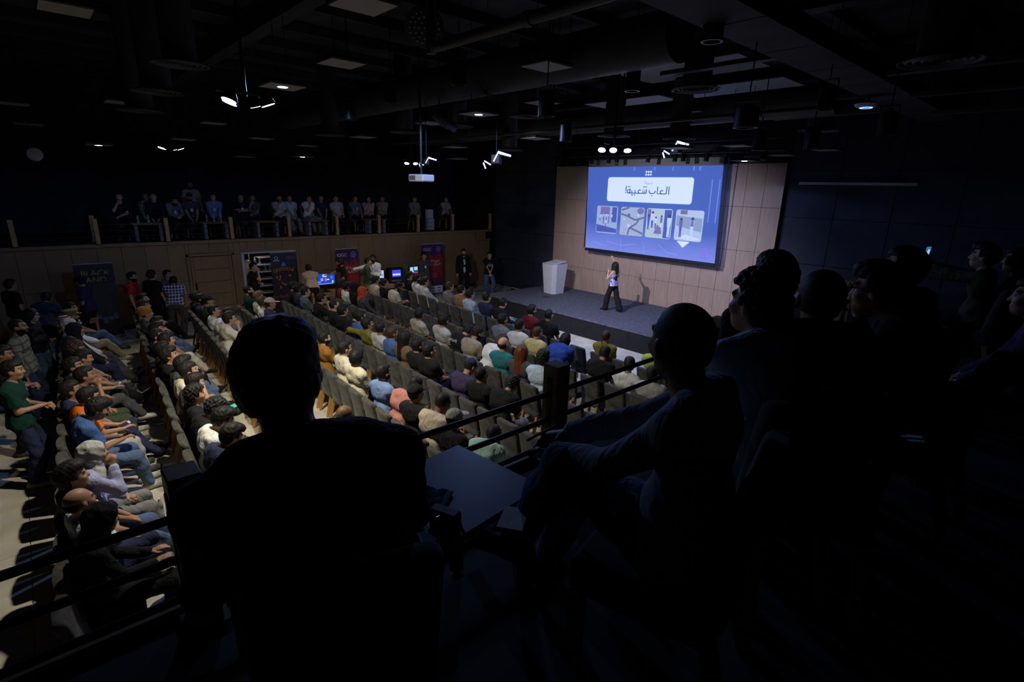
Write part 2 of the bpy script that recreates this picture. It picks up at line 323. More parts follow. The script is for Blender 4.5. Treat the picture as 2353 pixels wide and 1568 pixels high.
# ---------------------------------------------------------------- materials
_M = {}
def mat(name, color, rough=.65, var=.12, scale=6.0, bump=.0, bscale=40., metal=0.0, emit=None, estr=0.0, spec=.35, stretch=None, sheen=0):
    if name in _M: return _M[name]
    m = bpy.data.materials.new(name); _M[name] = m; m.use_nodes = True; nt = m.node_tree; b = nt.nodes['Principled BSDF']; N = nt.nodes.new; L = nt.links.new
    tc = N('ShaderNodeTexCoord'); mp = N('ShaderNodeMapping'); L(tc.outputs['Object'], mp.inputs[0])
    if stretch: mp.inputs['Scale'].default_value = stretch
    no = N('ShaderNodeTexNoise'); no.inputs['Scale'].default_value = scale; no.inputs['Detail'].default_value = 2; L(mp.outputs[0], no.inputs['Vector'])
    rp = N('ShaderNodeValToRGB'); c = color
    rp.color_ramp.elements[0].color = (*[x*(1-var) for x in c], 1); rp.color_ramp.elements[1].color = (*[min(1, x*(1+var)) for x in c], 1)
    rp.color_ramp.elements[0].position = .3; rp.color_ramp.elements[1].position = .7
    L(no.outputs['Fac'], rp.inputs[0]); L(rp.outputs[0], b.inputs['Base Color'])
    b.inputs['Roughness'].default_value = rough; b.inputs['Metallic'].default_value = metal; b.inputs['Specular IOR Level'].default_value = spec
    if sheen: b.inputs['Sheen Weight'].default_value = sheen
    if bump:
        n2 = N('ShaderNodeTexNoise'); n2.inputs['Scale'].default_value = bscale; n2.inputs['Detail'].default_value = 1; L(mp.outputs[0], n2.inputs['Vector'])
        bu = N('ShaderNodeBump'); bu.inputs['Strength'].default_value = bump; bu.inputs['Distance'].default_value = .01; L(n2.outputs['Fac'], bu.inputs['Height']); L(bu.outputs[0], b.inputs['Normal'])
    if emit: m.cycles.emission_sampling = 'FRONT' if name == 'slide_background' else 'NONE'
    if emit: b.inputs['Emission Color'].default_value = (*emit, 1); b.inputs['Emission Strength'].default_value = estr
    return m
def check_mat(name, a, c, s=(16,16,16)):
    """woven plaid: two crossing sets of pale stripes"""
    if name in _M: return _M[name]
    m = mat(name, a, .85, .1); nt = m.node_tree; N = nt.nodes.new; L = nt.links.new; b = nt.nodes['Principled BSDF']
    tc = [n for n in nt.nodes if n.type == 'TEX_COORD'][0]; prev = b.inputs['Base Color'].links[0].from_socket
    for d in ('X', 'Z'):
        wv = N('ShaderNodeTexWave'); wv.bands_direction = d; wv.inputs['Scale'].default_value = s[0]*.32; wv.inputs['Distortion'].default_value = .4; L(tc.outputs['Object'], wv.inputs[0])
        rp = N('ShaderNodeValToRGB'); rp.color_ramp.elements[0].position = .8; rp.color_ramp.elements[1].position = .9; L(wv.outputs['Color'], rp.inputs[0])
        mx = N('ShaderNodeMix'); mx.data_type = 'RGBA'; L(rp.outputs[0], mx.inputs[0]); L(prev, mx.inputs[6]); mx.inputs[7].default_value = (*c, 1); prev = mx.outputs[2]
    L(prev, b.inputs['Base Color']); return m
def stripe_mat(name, a, c, sc=9):
    if name in _M: return _M[name]
    m = mat(name, a, .85, .1); nt = m.node_tree; N = nt.nodes.new; L = nt.links.new; b = nt.nodes['Principled BSDF']
    tc = [n for n in nt.nodes if n.type == 'TEX_COORD'][0]; prev = b.inputs['Base Color'].links[0].from_socket
    wv = N('ShaderNodeTexWave'); wv.bands_direction = 'Z'; wv.inputs['Scale'].default_value = sc; L(tc.outputs['Object'], wv.inputs[0])
    rp = N('ShaderNodeValToRGB'); rp.color_ramp.elements[0].position = .5; rp.color_ramp.elements[1].position = .6; L(wv.outputs['Color'], rp.inputs[0])
    mx = N('ShaderNodeMix'); mx.data_type = 'RGBA'; L(rp.outputs[0], mx.inputs[0]); L(prev, mx.inputs[6]); mx.inputs[7].default_value = (*c, 1); L(mx.outputs[2], b.inputs['Base Color']); return m
def wood_mat(name, c, rough=.5, axis=(9,9,.8), var=.1, spec=.3): return mat(name, c, rough, var, 3.0, .0, 30., stretch=axis, spec=spec)
def glow(name, c, s): return mat(name, (.02,.02,.02), .5, .05, emit=c, estr=s)
MT = dict(
 oak=wood_mat('oak_veneer', (.26,.17,.085)), oak2=wood_mat('stage_oak_veneer', (.345,.25,.2)), oakpost=wood_mat('oak_post', (.42,.27,.12)), legwood=wood_mat('chair_leg_wood', (.42,.2,.05), axis=(20,20,2)),
 black=mat('black_paint', (.012,.012,.014), .55, .2), blackmetal=mat('black_metal', (.012,.012,.013), .45, .2, metal=.0), darkroof=mat('dark_roof_sheet', (.045,.043,.042), .8, .3, 1.5), steel=mat('painted_roof_steel', (.03,.03,.03), .6, .25, 4.),
 navywall=mat('navy_acoustic_panel', (.028,.032,.05), .9, .2, 2., .1, 60.), floor=mat('pale_stone_tile', (.52,.49,.42), .5, .18, 1.6, .04, 22.), grout=mat('grout', (.10,.095,.085), .9, .1),
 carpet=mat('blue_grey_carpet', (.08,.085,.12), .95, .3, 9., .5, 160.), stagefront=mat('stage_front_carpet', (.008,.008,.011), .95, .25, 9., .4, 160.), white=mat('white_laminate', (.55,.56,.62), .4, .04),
 velvet=mat('charcoal_velvet', (.056,.053,.045), .9, .6, 9., .12, 120., sheen=.12), tabletop=wood_mat('oak_tabletop', (.45,.28,.1), axis=(14,1.5,14)), darktable=mat('dark_laminate', (.05,.052,.06), .4, .2), grey=mat('grey_metal', (.25,.25,.26), .4, .1, metal=.6),
 duct=mat('dark_duct', (.05,.05,.052), .55, .2, 3.), panelface=mat('lamp_diffuser', (.32,.31,.28), .6, .05), palefitting=mat('pale_fitting', (.35,.35,.35), .6, .1), blackglass=mat('black_glass', (.008,.008,.01), .12, .1), paper=mat('paper', (.7,.7,.68), .8, .05),
 gallery=mat('gallery_floor', (.03,.03,.034), .8, .2), concrete=mat('dark_plaster', (.035,.036,.042), .9, .2, 2.), skirting=mat('black_skirting', (.015,.014,.013), .6, .1),
)
# ---------------------------------------------------------------- mesh helpers
class MB:
    def __init__(s): s.v = []; s.f = []
    def add(s, v, f):
        n = len(s.v); s.v += [tuple(map(float, x)) for x in v]; s.f += [tuple(i+n for i in q) for q in f]; return s
    def box(s, c, d, bev=0.0, R=None):
        x, y, z = (k/2 for k in d)
        if bev <= 0: V = [(a*x, b*y, e*z) for a in (-1,1) for b in (-1,1) for e in (-1,1)]; F = [(0,1,3,2),(4,6,7,5),(0,4,5,1),(2,3,7,6),(0,2,6,4),(1,5,7,3)]
        else:
            r = min(bev, x*.98, y*.98, z*.98); V = []; F = []
            for a in (-1,1):
                for b in (-1,1):
                    for e in (-1,1): V += [(a*x, b*(y-r), e*(z-r)), (a*(x-r), b*y, e*(z-r)), (a*(x-r), b*(y-r), e*z)]
            I = lambda a, b, e, k: (((a > 0)*2+(b > 0))*2+(e > 0))*3+k
            for a in (-1,1): F.append((I(a,-1,-1,0), I(a,1,-1,0), I(a,1,1,0), I(a,-1,1,0))); F.append((I(-1,a,-1,1), I(1,a,-1,1), I(1,a,1,1), I(-1,a,1,1))); F.append((I(-1,-1,a,2), I(1,-1,a,2), I(1,1,a,2), I(-1,1,a,2)))
            for a in (-1,1):
                for b in (-1,1): F += [(I(a,b,-1,0), I(a,b,1,0), I(a,b,1,1), I(a,b,-1,1)), (I(a,-1,b,0), I(a,1,b,0), I(a,1,b,2), I(a,-1,b,2)), (I(-1,a,b,1), I(1,a,b,1), I(1,a,b,2), I(-1,a,b,2))]
                for b in (-1,1):
                    for e in (-1,1): F.append((I(a,b,e,0), I(a,b,e,1), I(a,b,e,2)))
        V = [Vector(p) for p in V]
        if R is not None: V = [R@p for p in V]
        return s.add([p+Vector(c) for p in V], F)
    def prof(s, pts, axis=(0,0,1), origin=(0,0,0), n=20, cap=True):
        """lathe: pts = (radius, height) along axis"""
        q = Vector(axis).normalized().to_track_quat('Z', 'Y'); o = Vector(origin); V = []; F = []
        for r, h in pts:
            for i in range(n): t = 2*math.pi*i/n; V.append(o+q@Vector((r*math.cos(t), r*math.sin(t), h)))
        for j in range(len(pts)-1):
            for i in range(n): F.append((j*n+i, j*n+(i+1) % n, (j+1)*n+(i+1) % n, (j+1)*n+i))
        if cap: F.append(tuple(range(n))[::-1]); F.append(tuple((len(pts)-1)*n+i for i in range(n)))
        return s.add(V, F)
    def tube(s, pts, r, n=8):
        pts = [Vector(p) for p in pts]; V = []; F = []; ref = Vector((0,0,1))
        for j, p in enumerate(pts):
            t = (pts[min(j+1, len(pts)-1)]-pts[max(j-1, 0)]).normalized(); u = t.cross(ref)
            if u.length < .05: u = t.cross(Vector((1,0,0)))
            u.normalize(); v = t.cross(u); rr = r[j] if isinstance(r, (list, tuple)) else r
            for i in range(n): a = 2*math.pi*i/n; V.append(p+(u*math.cos(a)+v*math.sin(a))*rr)
        for j in range(len(pts)-1):
            for i in range(n): F.append((j*n+i, j*n+(i+1) % n, (j+1)*n+(i+1) % n, (j+1)*n+i))
        F.append(tuple(range(n))[::-1]); F.append(tuple((len(pts)-1)*n+i for i in range(n)))
        return s.add(V, F)
    def prism(s, poly, a, b, fn):
        """polygon (2d) extruded from a to b, fn(u, v, w) -> xyz"""
        n = len(poly); V = [fn(u, v, a) for u, v in poly]+[fn(u, v, b) for u, v in poly]
        F = [tuple(range(n)), tuple(range(2*n-1, n-1, -1))]+[(i, i+n, (i+1) % n+n, (i+1) % n) for i in range(n)]
        return s.add(V, F)
    def mesh(s, name, smooth=False):
        me = bpy.data.meshes.new(name); me.from_pydata(s.v, [], s.f); me.update()
        bm = bmesh.new(); bm.from_mesh(me); bmesh.ops.recalc_face_normals(bm, faces=bm.faces); bm.to_mesh(me); bm.free()
        if smooth:
            me.polygons.foreach_set('use_smooth', [True]*len(me.polygons)); me.set_sharp_from_angle(angle=math.radians(40))
        return me
    def build(s, name, m, parent=None, smooth=False, loc=None):
        return link(name, s.mesh(name, smooth), m, parent, loc)
def link(name, me, m=None, parent=None, loc=None):
    o = bpy.data.objects.new(name, me); COL.objects.link(o)
    if m is not None and me is not None:
        ms = m if isinstance(m, (list, tuple)) else [m]
        while len(me.materials) < len(ms): me.materials.append(ms[len(me.materials)])
        for i, x in enumerate(ms):
            if me.materials[i] is not x: o.material_slots[i].link = 'OBJECT'; o.material_slots[i].material = x
    if loc is not None: o.location = loc
    if parent is not None: o.parent = parent
    return o
LABELS = {}
def tag(o, label, cat, group=None):
    o['label'] = label; o['category'] = cat
    if group: o['group'] = group
    n = len(label.split())
    if n < 4 or n > 16: print('LABEL LENGTH', n, label)
    if label in LABELS: print('DUP LABEL', label)
    LABELS[label] = 1; return o
def structure(o): o['kind'] = 'structure'; return o
def thing(name, loc=(0,0,0), rz=0.0, label=None, cat=None, group=None, scale=1.0):
    o = bpy.data.objects.new(name, None); COL.objects.link(o); o.location = loc; o.rotation_euler = (0,0,rz); o.scale = (scale,)*3; o.empty_display_size = .1
    if label: tag(o, label, cat, group)
    return o
def copy_tree(o, parent=None):
    c = o.copy(); COL.objects.link(c); c.parent = parent
    for ch in o.children: copy_tree(ch, c)
    return c
ORD = ['zeroth','first','second','third','fourth','fifth','sixth','seventh','eighth','ninth','tenth','eleventh','twelfth','thirteenth','fourteenth','fifteenth','sixteenth','seventeenth','eighteenth','nineteenth','twentieth','twenty-first','twenty-second','twenty-third']
# Arabic lettering: contextual forms laid out right to left
AR = {'ا':(0xFE8D,0xFE8E,0,0),'أ':(0xFE83,0xFE84,0,0),'ب':(0xFE8F,0xFE90,0xFE91,0xFE92),'ة':(0xFE93,0xFE94,0,0),'ت':(0xFE95,0xFE96,0xFE97,0xFE98),'ج':(0xFE9D,0xFE9E,0xFE9F,0xFEA0),'د':(0xFEA9,0xFEAA,0,0),'ر':(0xFEAD,0xFEAE,0,0),'ش':(0xFEB5,0xFEB6,0xFEB7,0xFEB8),'ع':(0xFEC9,0xFECA,0xFECB,0xFECC),'ق':(0xFED5,0xFED6,0xFED7,0xFED8),'ل':(0xFEDD,0xFEDE,0xFEDF,0xFEE0),'م':(0xFEE1,0xFEE2,0xFEE3,0xFEE4),'ن':(0xFEE5,0xFEE6,0xFEE7,0xFEE8),'ه':(0xFEE9,0xFEEA,0xFEEB,0xFEEC),'و':(0xFEED,0xFEEE,0,0),'ي':(0xFEF1,0xFEF2,0xFEF3,0xFEF4)}
def ar(t):
    o = ''
    for i, c in enumerate(t):
        if c not in AR: o += c; continue
        pj = i > 0 and t[i-1] in AR and AR[t[i-1]][2]; nj = i+1 < len(t) and t[i+1] in AR and AR[c][2]
        o += chr(AR[c][(3 if nj else 1) if pj else (2 if nj else 0)])
    return o[::-1]
def curve_mesh(c, name, m, parent, M):
    o = bpy.data.objects.new(name, c); COL.objects.link(o); dg = bpy.context.evaluated_depsgraph_get(); me = bpy.data.meshes.new_from_object(o.evaluated_get(dg)); COL.objects.unlink(o); bpy.data.objects.remove(o)
    me.materials.clear(); me.materials.append(m); o = bpy.data.objects.new(name, me); COL.objects.link(o); o.parent = parent; o.matrix_local = M; return o
def lettering(text, size, m, parent, M, name='lettering', align='CENTER', ext=.0, font_shear=0):
    c = bpy.data.curves.new(name, 'FONT'); c.body = text; c.size = size; c.align_x = align; c.align_y = 'CENTER'; c.extrude = ext; c.shear = font_shear; c.fill_mode = 'FRONT' if ext == 0 else 'BOTH'
    return curve_mesh(c, name, m, parent, M)
# ---------------------------------------------------------------- the hall: floor, walls, stage, galleries
XL, YS, ZB = -18.36, 15.35, 2.45           # left wall plane, stage wall plane, gallery floor height
def pane_mesh(name, w, h, t, bev): return MB().box((0,0,0), (t, w, h), bev).mesh(name)
floor = structure(MB().box((-8.5,5.2,-.11), (27,23,.18)).build('floor', MT['grout']))
tile_me = MB().box((0,0,0), (1.194,1.194,.03), .004).mesh('tile')
for i in range(17):
    for j in range(17):
        t = link('tile', tile_me, MT['floor'], floor, (-17.76+1.2*i, -3.6+1.2*j, -.015))
        t.rotation_euler = (0,0,math.pi/2*random.randrange(4))
# --- left wall, oak veneer panels with a doorway; black skirting
wall_left = structure(MB().box((XL-.16,0.0,ZB/2-.1), (.2,9.6,ZB+.2)).box((XL-.16,11.15,ZB/2-.1), (.2,8.9,ZB+.2)).box((XL-.16,5.75,2.26), (.2,1.9,.4)).build('wall_left', MT['black']))
edges = [-4.2+.55*i for i in range(36)]
def left_panel(y0, y1, z0, z1):
    if y1-y0 < .06 or z1-z0 < .05: return
    me = MB().box((0,0,0), (.03,y1-y0-.006,z1-z0-.006), .003).mesh('panel'); link('panel', me, MT['oak'], wall_left, (XL-.035,(y0+y1)/2,(z0+z1)/2))
HOLES = [(3.40,4.74,2.06), (4.93,6.70,1.99), (14.46,15.30,2.04)]
for i in range(len(edges)-1):
    y0, y1 = edges[i], edges[i+1]; segs = [(y0, y1, 0.0)]
    for a, b, top in HOLES:
        new = []
        for s0, s1, zb in segs:
            if b <= s0 or a >= s1: new.append((s0, s1, zb)); continue
            if a > s0: new.append((s0, a, zb))
            new.append((max(a, s0), min(b, s1), top))
            if b < s1: new.append((b, s1, zb))
        segs = new
    for s0, s1, zb in segs:
        if s1 > YS: s1 = YS
        if zb == 0: left_panel(s0, s1, .13, 1.24); left_panel(s0, s1, 1.24, ZB-.1)
        else: left_panel(s0, s1, zb, ZB-.1)
link('capping', MB().box((XL-.03,5.3,ZB-.045), (.1,20.2,.1), .01).mesh('capping'), MT['oak'], wall_left)
bb = structure(MB().box((XL-.01,-.4,.065), (.03,7.6,.13), .004).box((XL-.01,10.56,.065), (.03,7.7,.13), .004).build('baseboard_left', MT['skirting']))
# door with five horizontal boards
d1 = structure(thing('door_1', (XL,4.07,0)))
f = MB(); f.box((.0,-.63,1.02), (.06,.08,2.04), .006); f.box((.0,.63,1.02), (.06,.08,2.04), .006); f.box((0,0,2.02), (.06,1.34,.08), .006); f.build('door_frame', MT['oak'], d1)
for k in range(5): MB().box((-.015,0,.2+.392*k), (.045,.98,.384), .006).build('door_board', MT['oak'], d1)
for s in (-1,1): MB().box((-.015,s*.535,.98), (.05,.085,1.96), .005).build('door_stile', MT['oak'], d1)
MB().box((.02,-.5,1.02), (.02,.05,.32), .004).tube([(.02,-.5,1.1),(.07,-.5,1.1),(.07,-.5,.92),(.02,-.5,.92)], .011).build('door_handle', MT['blackmetal'], d1)
d3 = structure(thing('door_2', (XL,14.88,0)))
MB().box((-.02,0,1.0), (.04,.8,1.98), .004).build('door_leaf', MT['oak'], d3); MB().box((0,-.41,1.02), (.03,.05,2.04)).box((0,0,2.03), (.03,.84,.05)).build('door_frame', MT['oak'], d3)
# doorway: white reveal, lit stair landing behind with white treads and bottles on a shelf
MB().box((XL+.0,4.975,1.0), (.05,.09,2.0), .004).box((XL,5.8,2.0), (.05,1.74,.05), .004).build('trim_1', MT['white'])['kind'] = 'structure'
lp = bpy.data.lights.new('passage_lamp', 'POINT'); lp.energy = 8; lp.color = (1,.85,.8); lp.shadow_soft_size = .15; lo = bpy.data.objects.new('passage_lamp', lp); COL.objects.link(lo); lo.location = (XL-1.1,5.6,2.05)
pl = tag(MB().prof([(.12,.06),(.12,.02),(.09,.0),(.001,-.005)], origin=(XL-1.1,5.6,2.15), n=20).build('ceiling_lamp', MT['white'], None, True), 'round white lamp on the ceiling behind the doorway', 'lamp')
structure(MB().box((XL-1.6,5.8,-.01), (2.9,2.2,.02)).box((XL-3.0,5.8,1.1), (.1,2.4,2.2)).box((XL-1.6,7.0,1.1), (2.9,.1,2.2)).box((XL-1.6,5.8,2.24), (2.9,2.4,.06)).build('wall_passage', MT['concrete']))
st = thing('shelf_rack', (XL-1.5,5.9,0), 0, 'white layered shelf rack seen through the open doorway', 'shelf')
for k in range(7): MB().box((0,.1+.05*k,.15+.25*k), (.42,.9,.035), .006).build('shelf', MT['white'], st)
for s in (-.36,.56): MB().box((-.2,s+.1,.95), (.04,.04,1.9)).build('upright', MT['grey'], st)
def bottle(loc, label, col=(.35,.45,.6), s=1.0, group='bottles'):
    t = thing('water_bottle', loc, 0, label, 'bottle', group, s)
    MB().prof([(.001,0),(.031,.004),(.033,.02),(.033,.14),(.028,.165),(.014,.19),(.0135,.205)], n=14).build('bottle_body', mat('bottle_plastic', (.3,.33,.36), .12, .05), t, True)
    MB().prof([(.0155,.2),(.0155,.222),(.013,.224)], n=12).build('cap', MT['white'], t); MB().prof([(.0336,.075),(.0336,.125)], n=14, cap=False).build('paper_sleeve', mat('blue_sleeve', (.08,.12,.25), .5), t)
for k in range(4): bottle((XL-1.42,5.75+.16*k,1.418 if k < 2 else 1.168), '%s clear bottle from the left on the doorway rack' % ORD[k+1], s=1.2, group='bottles on the rack')
bal = thing('balloon_bunch', (XL-.32,5.17,1.2), 0, 'pale yellow glossy balloon floating in the open doorway', 'balloon')
MB().prof([(.001,-.02),(.03,.0),(.13,.12),(.19,.27),(.185,.37),(.13,.48),(.06,.53),(.001,.545)], n=20).build('balloon', mat('balloon_latex', (.62,.55,.28), .25, .1), bal, True); MB().tube([(0,0,0),(.01,.0,-.4),(0,0,-1.22)], .003, 5).build('string', MT['white'], bal)
# --- stage wall of oak panels between dark acoustic walls
wall_back = structure(MB().box((-8.5,YS+.36,3.6), (26,.2,7.4)).build('wall_back', MT['black']))
nv = {}
for (x0, x1, n) in ((-18.36,-14.52,3), (-6.08,4.0,8)):
    for i in range(n):
        for j in range(6):
            wdt = (x1-x0)/n; me = nv.setdefault((n,), MB().box((0,0,0), (wdt-.012,.03,1.2), .006).mesh('acoustic_panel'))
            link('acoustic_panel', me, MT['navywall'], wall_back, (x0+wdt*(i+.5), YS+.22, .62+1.215*j))
wall_stage = structure(MB().box((-10.3,YS+.12,2.55), (8.44,.14,5.02)).build('wall_stage', MT['black']))
zs = [.16,1.40,2.645,3.885,5.07]; pme = {}
for i in range(16):
    for j in range(4):
        h = zs[j+1]-zs[j]; me = pme.setdefault(j, MB().box((0,0,0), (.5275-.007,.04,h-.007), .003).mesh('panel'))
        o = link('panel', me, MT['oak2'], wall_stage, (-14.52+.5275*(i+.5), YS+.02, (zs[j]+zs[j+1])/2))
# horizontal rail fixed to the right-hand dark wall
tag(MB().box((-4.45,YS+.1,4.55), (2.6,.06,.07), .01).box((-5.6,YS+.16,4.55), (.05,.1,.05)).box((-3.3,YS+.16,4.55), (.05,.1,.05)).build('curtain_rail', MT['palefitting']), 'pale horizontal rail high on the dark wall right of the stage panels', 'rail')
# --- stage
stg = thing('stage', (-9.2,13.5,0), 0, 'low carpeted stage platform in front of the oak panel wall', 'stage')
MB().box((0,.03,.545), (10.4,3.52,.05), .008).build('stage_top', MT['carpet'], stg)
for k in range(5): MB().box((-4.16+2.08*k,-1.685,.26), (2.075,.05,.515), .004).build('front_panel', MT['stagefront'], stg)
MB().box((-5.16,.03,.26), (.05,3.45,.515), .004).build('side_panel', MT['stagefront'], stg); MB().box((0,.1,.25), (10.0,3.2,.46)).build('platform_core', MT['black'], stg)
sp = MB().box((-3.55,-.25,.573), (.26,.2,.008), .002).build('floor_socket_plate', MT['blackmetal'], stg)
stp = thing('stage_steps', (-15.15,14.55,0), 0, 'low oak-edged steps beside the left end of the stage', 'steps')
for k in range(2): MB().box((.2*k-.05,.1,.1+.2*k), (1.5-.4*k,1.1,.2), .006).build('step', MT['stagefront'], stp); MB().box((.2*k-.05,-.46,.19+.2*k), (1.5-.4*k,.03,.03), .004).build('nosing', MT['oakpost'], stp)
# --- lectern: a tapering faceted white box
lec = thing('lectern', (-13.15,14.1,.57), math.radians(-8), 'white faceted lectern standing at the left of the stage', 'lectern')
def loop(w, d, z, dy=0): return [(-w,-d+dy,z), (-w*.72,-d-.14+dy,z), (w*.72,-d-.14+dy,z), (w,-d+dy,z), (w*.82,d+dy,z), (-w*.82,d+dy,z)]
lo_, hi_ = loop(.30,.2,0), loop(.40,.27,1.08)
m = MB(); V = lo_+hi_; m.add(V, [tuple(range(5,-1,-1))]+[(i, (i+1) % 6, 6+(i+1) % 6, 6+i) for i in range(6)]+[tuple(range(6,12))]); m.build('lectern_body', MT['white'], lec)
MB().box((0,-.02,1.12), (.62,.5,.03), .008, Matrix.Rotation(math.radians(10), 3, 'X')).build('reading_top', MT['white'], lec); MB().box((0,-.3,.55), (.004,.004,.9)).build('corner_joint', MT['palefitting'], lec)
# --- side galleries
gl = structure(MB().box((XL-2.6,5.6,ZB-.13), (5.0,20.2,.24)).build('floor_gallery_left', MT['gallery'])); structure(MB().box((XL-5.1,5.6,4.9), (.2,20.4,5.2)).build('wall_gallery_left', MT['concrete']))
structure(MB().box((.9,3.4,ZB-.16), (6.3,19.2,.3), .01).build('floor_gallery_right', MT['gallery'])); structure(MB().box((-2.265,3.4,ZB-.15), (.05,19.2,.36), .006).build('trim_3', MT['oak'])); structure(MB().box((1.22,3.4,ZB+.065), (5.5,19.2,.15), .01).build('trim_2', MT['gallery']))
structure(MB().box((4.1,5.0,3.6), (.2,24,7.6)).build('wall_right', MT['concrete'])); structure(MB().box((-8.5,-6.1,3.6), (30,.2,7.6)).build('wall_front', MT['concrete']))
def rail_post(x, y, lab, side, w=.115):
    t = thing('balustrade_post', (x,y,ZB), 0, lab, 'post', 'far gallery posts' if side < 0 else 'near gallery posts')
    MB().box((0,0,.345), (w,w*.9,.69), .006).build('post_body', MT['oakpost'], t)
    for s in (1,-1): MB().box((0,s*w*.46,.36), (w*.3,.012,.5), .003).build('slot_plate', MT['blackmetal'], t)
    MB().box((0,0,.008), (w*1.3,w*1.3,.016), .003).build('foot_plate', MT['blackmetal'], t)
LP = [-.30,1.38,3.02,4.75,6.53,8.21,9.86,11.57,13.25,15.28]
for i, y in enumerate(LP): rail_post(XL-.02, y, 'slim oak balustrade post on the far gallery, %s from the left' % ORD[i+1], -1)
t = tag(MB().box((XL-1.05,1.4,ZB+.36), (.12,.12,.72), .006).box((XL-1.05,1.4,ZB+.01), (.2,.2,.02)).build('balustrade_post', MT['oakpost']), 'lone oak post standing further back on the far gallery', 'post')
for k, z in enumerate((.2,.36,.52)): tag(MB().box((XL-.02,7.5,ZB+z), (.012,16.0,.016), .003).build('guard_rail', MT['blackmetal']), '%s thin black guard bar along the far gallery' % ('lowest','middle','topmost')[k], 'rail', 'far gallery guard bars')
for y, lab in ((.28,'dark rail post behind the large foreground silhouette'), (2.36,'thick dark rail post right of the seated knee on the near gallery'), (4.5,'rail post in front of the stage floor beside the shaved head'), (6.3,'rail post behind the heads on the near gallery'), (8.1,'pale oak rail post furthest right, by the dark wall')): rail_post(-2.15, y, lab, 1, .13)
for k, z in enumerate((.14,.32,.5)): tag(MB().box((-2.15,4.1,ZB+z), (.014,11.8,.036), .003).build('guard_rail', MT['blackmetal']), '%s flat black rail along the near gallery edge' % ('lowest','middle','topmost')[k], 'rail', 'near gallery rails')
# --- roof
ceil = structure(MB().box((-9,5,7.45), (30,24,.2)).build('ceiling', MT['darkroof']))
for k in range(15): link('purlin', MB().box((0,0,0), (.09,22,.2), .01).mesh('purlin'), MT['steel'], ceil, (-21.5+1.6*k,5,7.24))
for k, y in enumerate((-1.5,3.6,8.7,13.6)):
    m = MB(); m.box((0,0,.2), (26,.26,.03)); m.box((0,0,-.2), (26,.26,.03)); m.box((0,0,0), (26,.03,.4)); link('rafter', m.mesh('rafter'), MT['steel'], ceil, (-9,y,6.92))
# ---------------------------------------------------------------- things under the roof
def rod(parent, x, y, z0, z1, r=.006): return MB().tube([(x,y,z0),(x,y,z1)], r, 6).build('hanging_rod', MT['blackmetal'], parent)
# floodlights: a cross arm on a pole with tilted heads
def flood(loc, heads, label):
    t = thing('floodlight_cluster', loc, 0, label, 'floodlight'); MB().tube([(0,0,.06),(0,0,7.345-loc[2])], .02).build('pole', MT['blackmetal'], t); MB().tube([(0,-.3,.1),(0,.3,.1)], .016).build('cross_arm', MT['blackmetal'], t)
    for (dx, dy, ax) in heads:
        h = thing('lamp_head', (dx,dy,0)); h.parent = t; q = Vector(ax).normalized()
        MB().prof([(.04,.1),(.07,.05),(.085,.0),(.085,-.012)], axis=-q, n=18).build('housing', MT['blackmetal'], h, True)
        MB().prof([(.001,.016),(.072,.016),(.072,.012)], axis=q, n=18).build('lens', glow('flood_lens', (1,.97,.88), 26), h); MB().tube([(0,0,.04),(-dx*.6,-dy*.3,.1)], .009).build('yoke', MT['blackmetal'], h)
PAIR = lambda a: [(-.1,a*.14,(-.1,a*.35,-1)), (.1,a*.2,(.05,a*.38,-1))]
flood(FLOODS[0], PAIR(1)+PAIR(-1), 'nearest bright floodlight cluster with four lit heads over the seats')
flood(FLOODS[1], PAIR(1)+PAIR(-1), 'small bright floodlight cluster high near the left wall')
flood(FLOODS[2], [(-.1,-.1,(.3,-.3,-1)), (.1,.1,(.4,-.2,-1))], 'pair of lit flood heads above the projector')
flood(FLOODS[3], [(-.17,-.17,(.3,-.5,-.9)), (0,-.02,(.4,-.5,-.9)), (.19,.2,(.35,-.4,-1))], 'row of bright white lamps above the projection screen')
# square LED panels (switched off or with a small lit centre)
PANELS = [(-16.45,0.22,5.7,0), (-17.9,0.44,5.4,0), (-9.22,0.8,6.2,0), (-17.43,1.68,5.0,1), (-14.56,1.9,5.75,0), (-16.18,3.3,5.2,0), (-15.62,3.91,5.6,0), (-17.9,5.21,4.93,0), (-15.24,4.9,5.3,0), (-8.78,3.21,5.6,1), (-17.17,6.7,5.0,1), (-16.74,6.69,5.3,0), (-8.0,3.8,5.9,0), (-5.67,2.97,6.0,0), (-13.45,6.87,5.4,0), (-10.86,7.24,5.6,0), (-12.83,9.34,5.3,0), (-15.42,11.31,5.15,0), (-8.12,6.45,5.5,1), (-9.77,9.52,5.4,0), (-8.23,8.17,5.9,0), (-5.87,5.89,5.9,0), (-6.97,11.28,5.2,0), (-6.58,11.17,5.9,0), (-6.14,12.51,5.3,0), (-6.76,14.26,5.08,1), (-6.0,14.7,5.22,0), (-4.97,14.7,5.31,0)]   # x, y, z, lit; left to right
for i, (x, y, z, lit) in enumerate(PANELS):
    p = Vector((x,y,z)); t = thing('panel_light', p, 0, '%s square panel lamp under the roof, %s counted from the left' % ('blue-lit' if lit else 'unlit', ORD[i+1] if i+1 < len(ORD) else 'twenty-'+ORD[i-19] if i < 29 else 'thirtieth'), 'lamp', 'hanging panel lamps')
    s = .56
    MB().box((0,0,.02), (s,s,.05), .006).build('frame', MT['blackmetal'], t); MB().box((0,0,-.008), (s*.93,s*.93,.012)).build('diffuser', MT['panelface'], t)
    if lit: MB().prof([(.001,-.018),(.07,-.018),(.075,-.01)], n=16).build('lit_bulb', glow('cool_bulb', (.62,.8,1), 14), t)
    for a in (-1,1): rod(t, a*s*.4, 0, .04, 7.345-p.z)
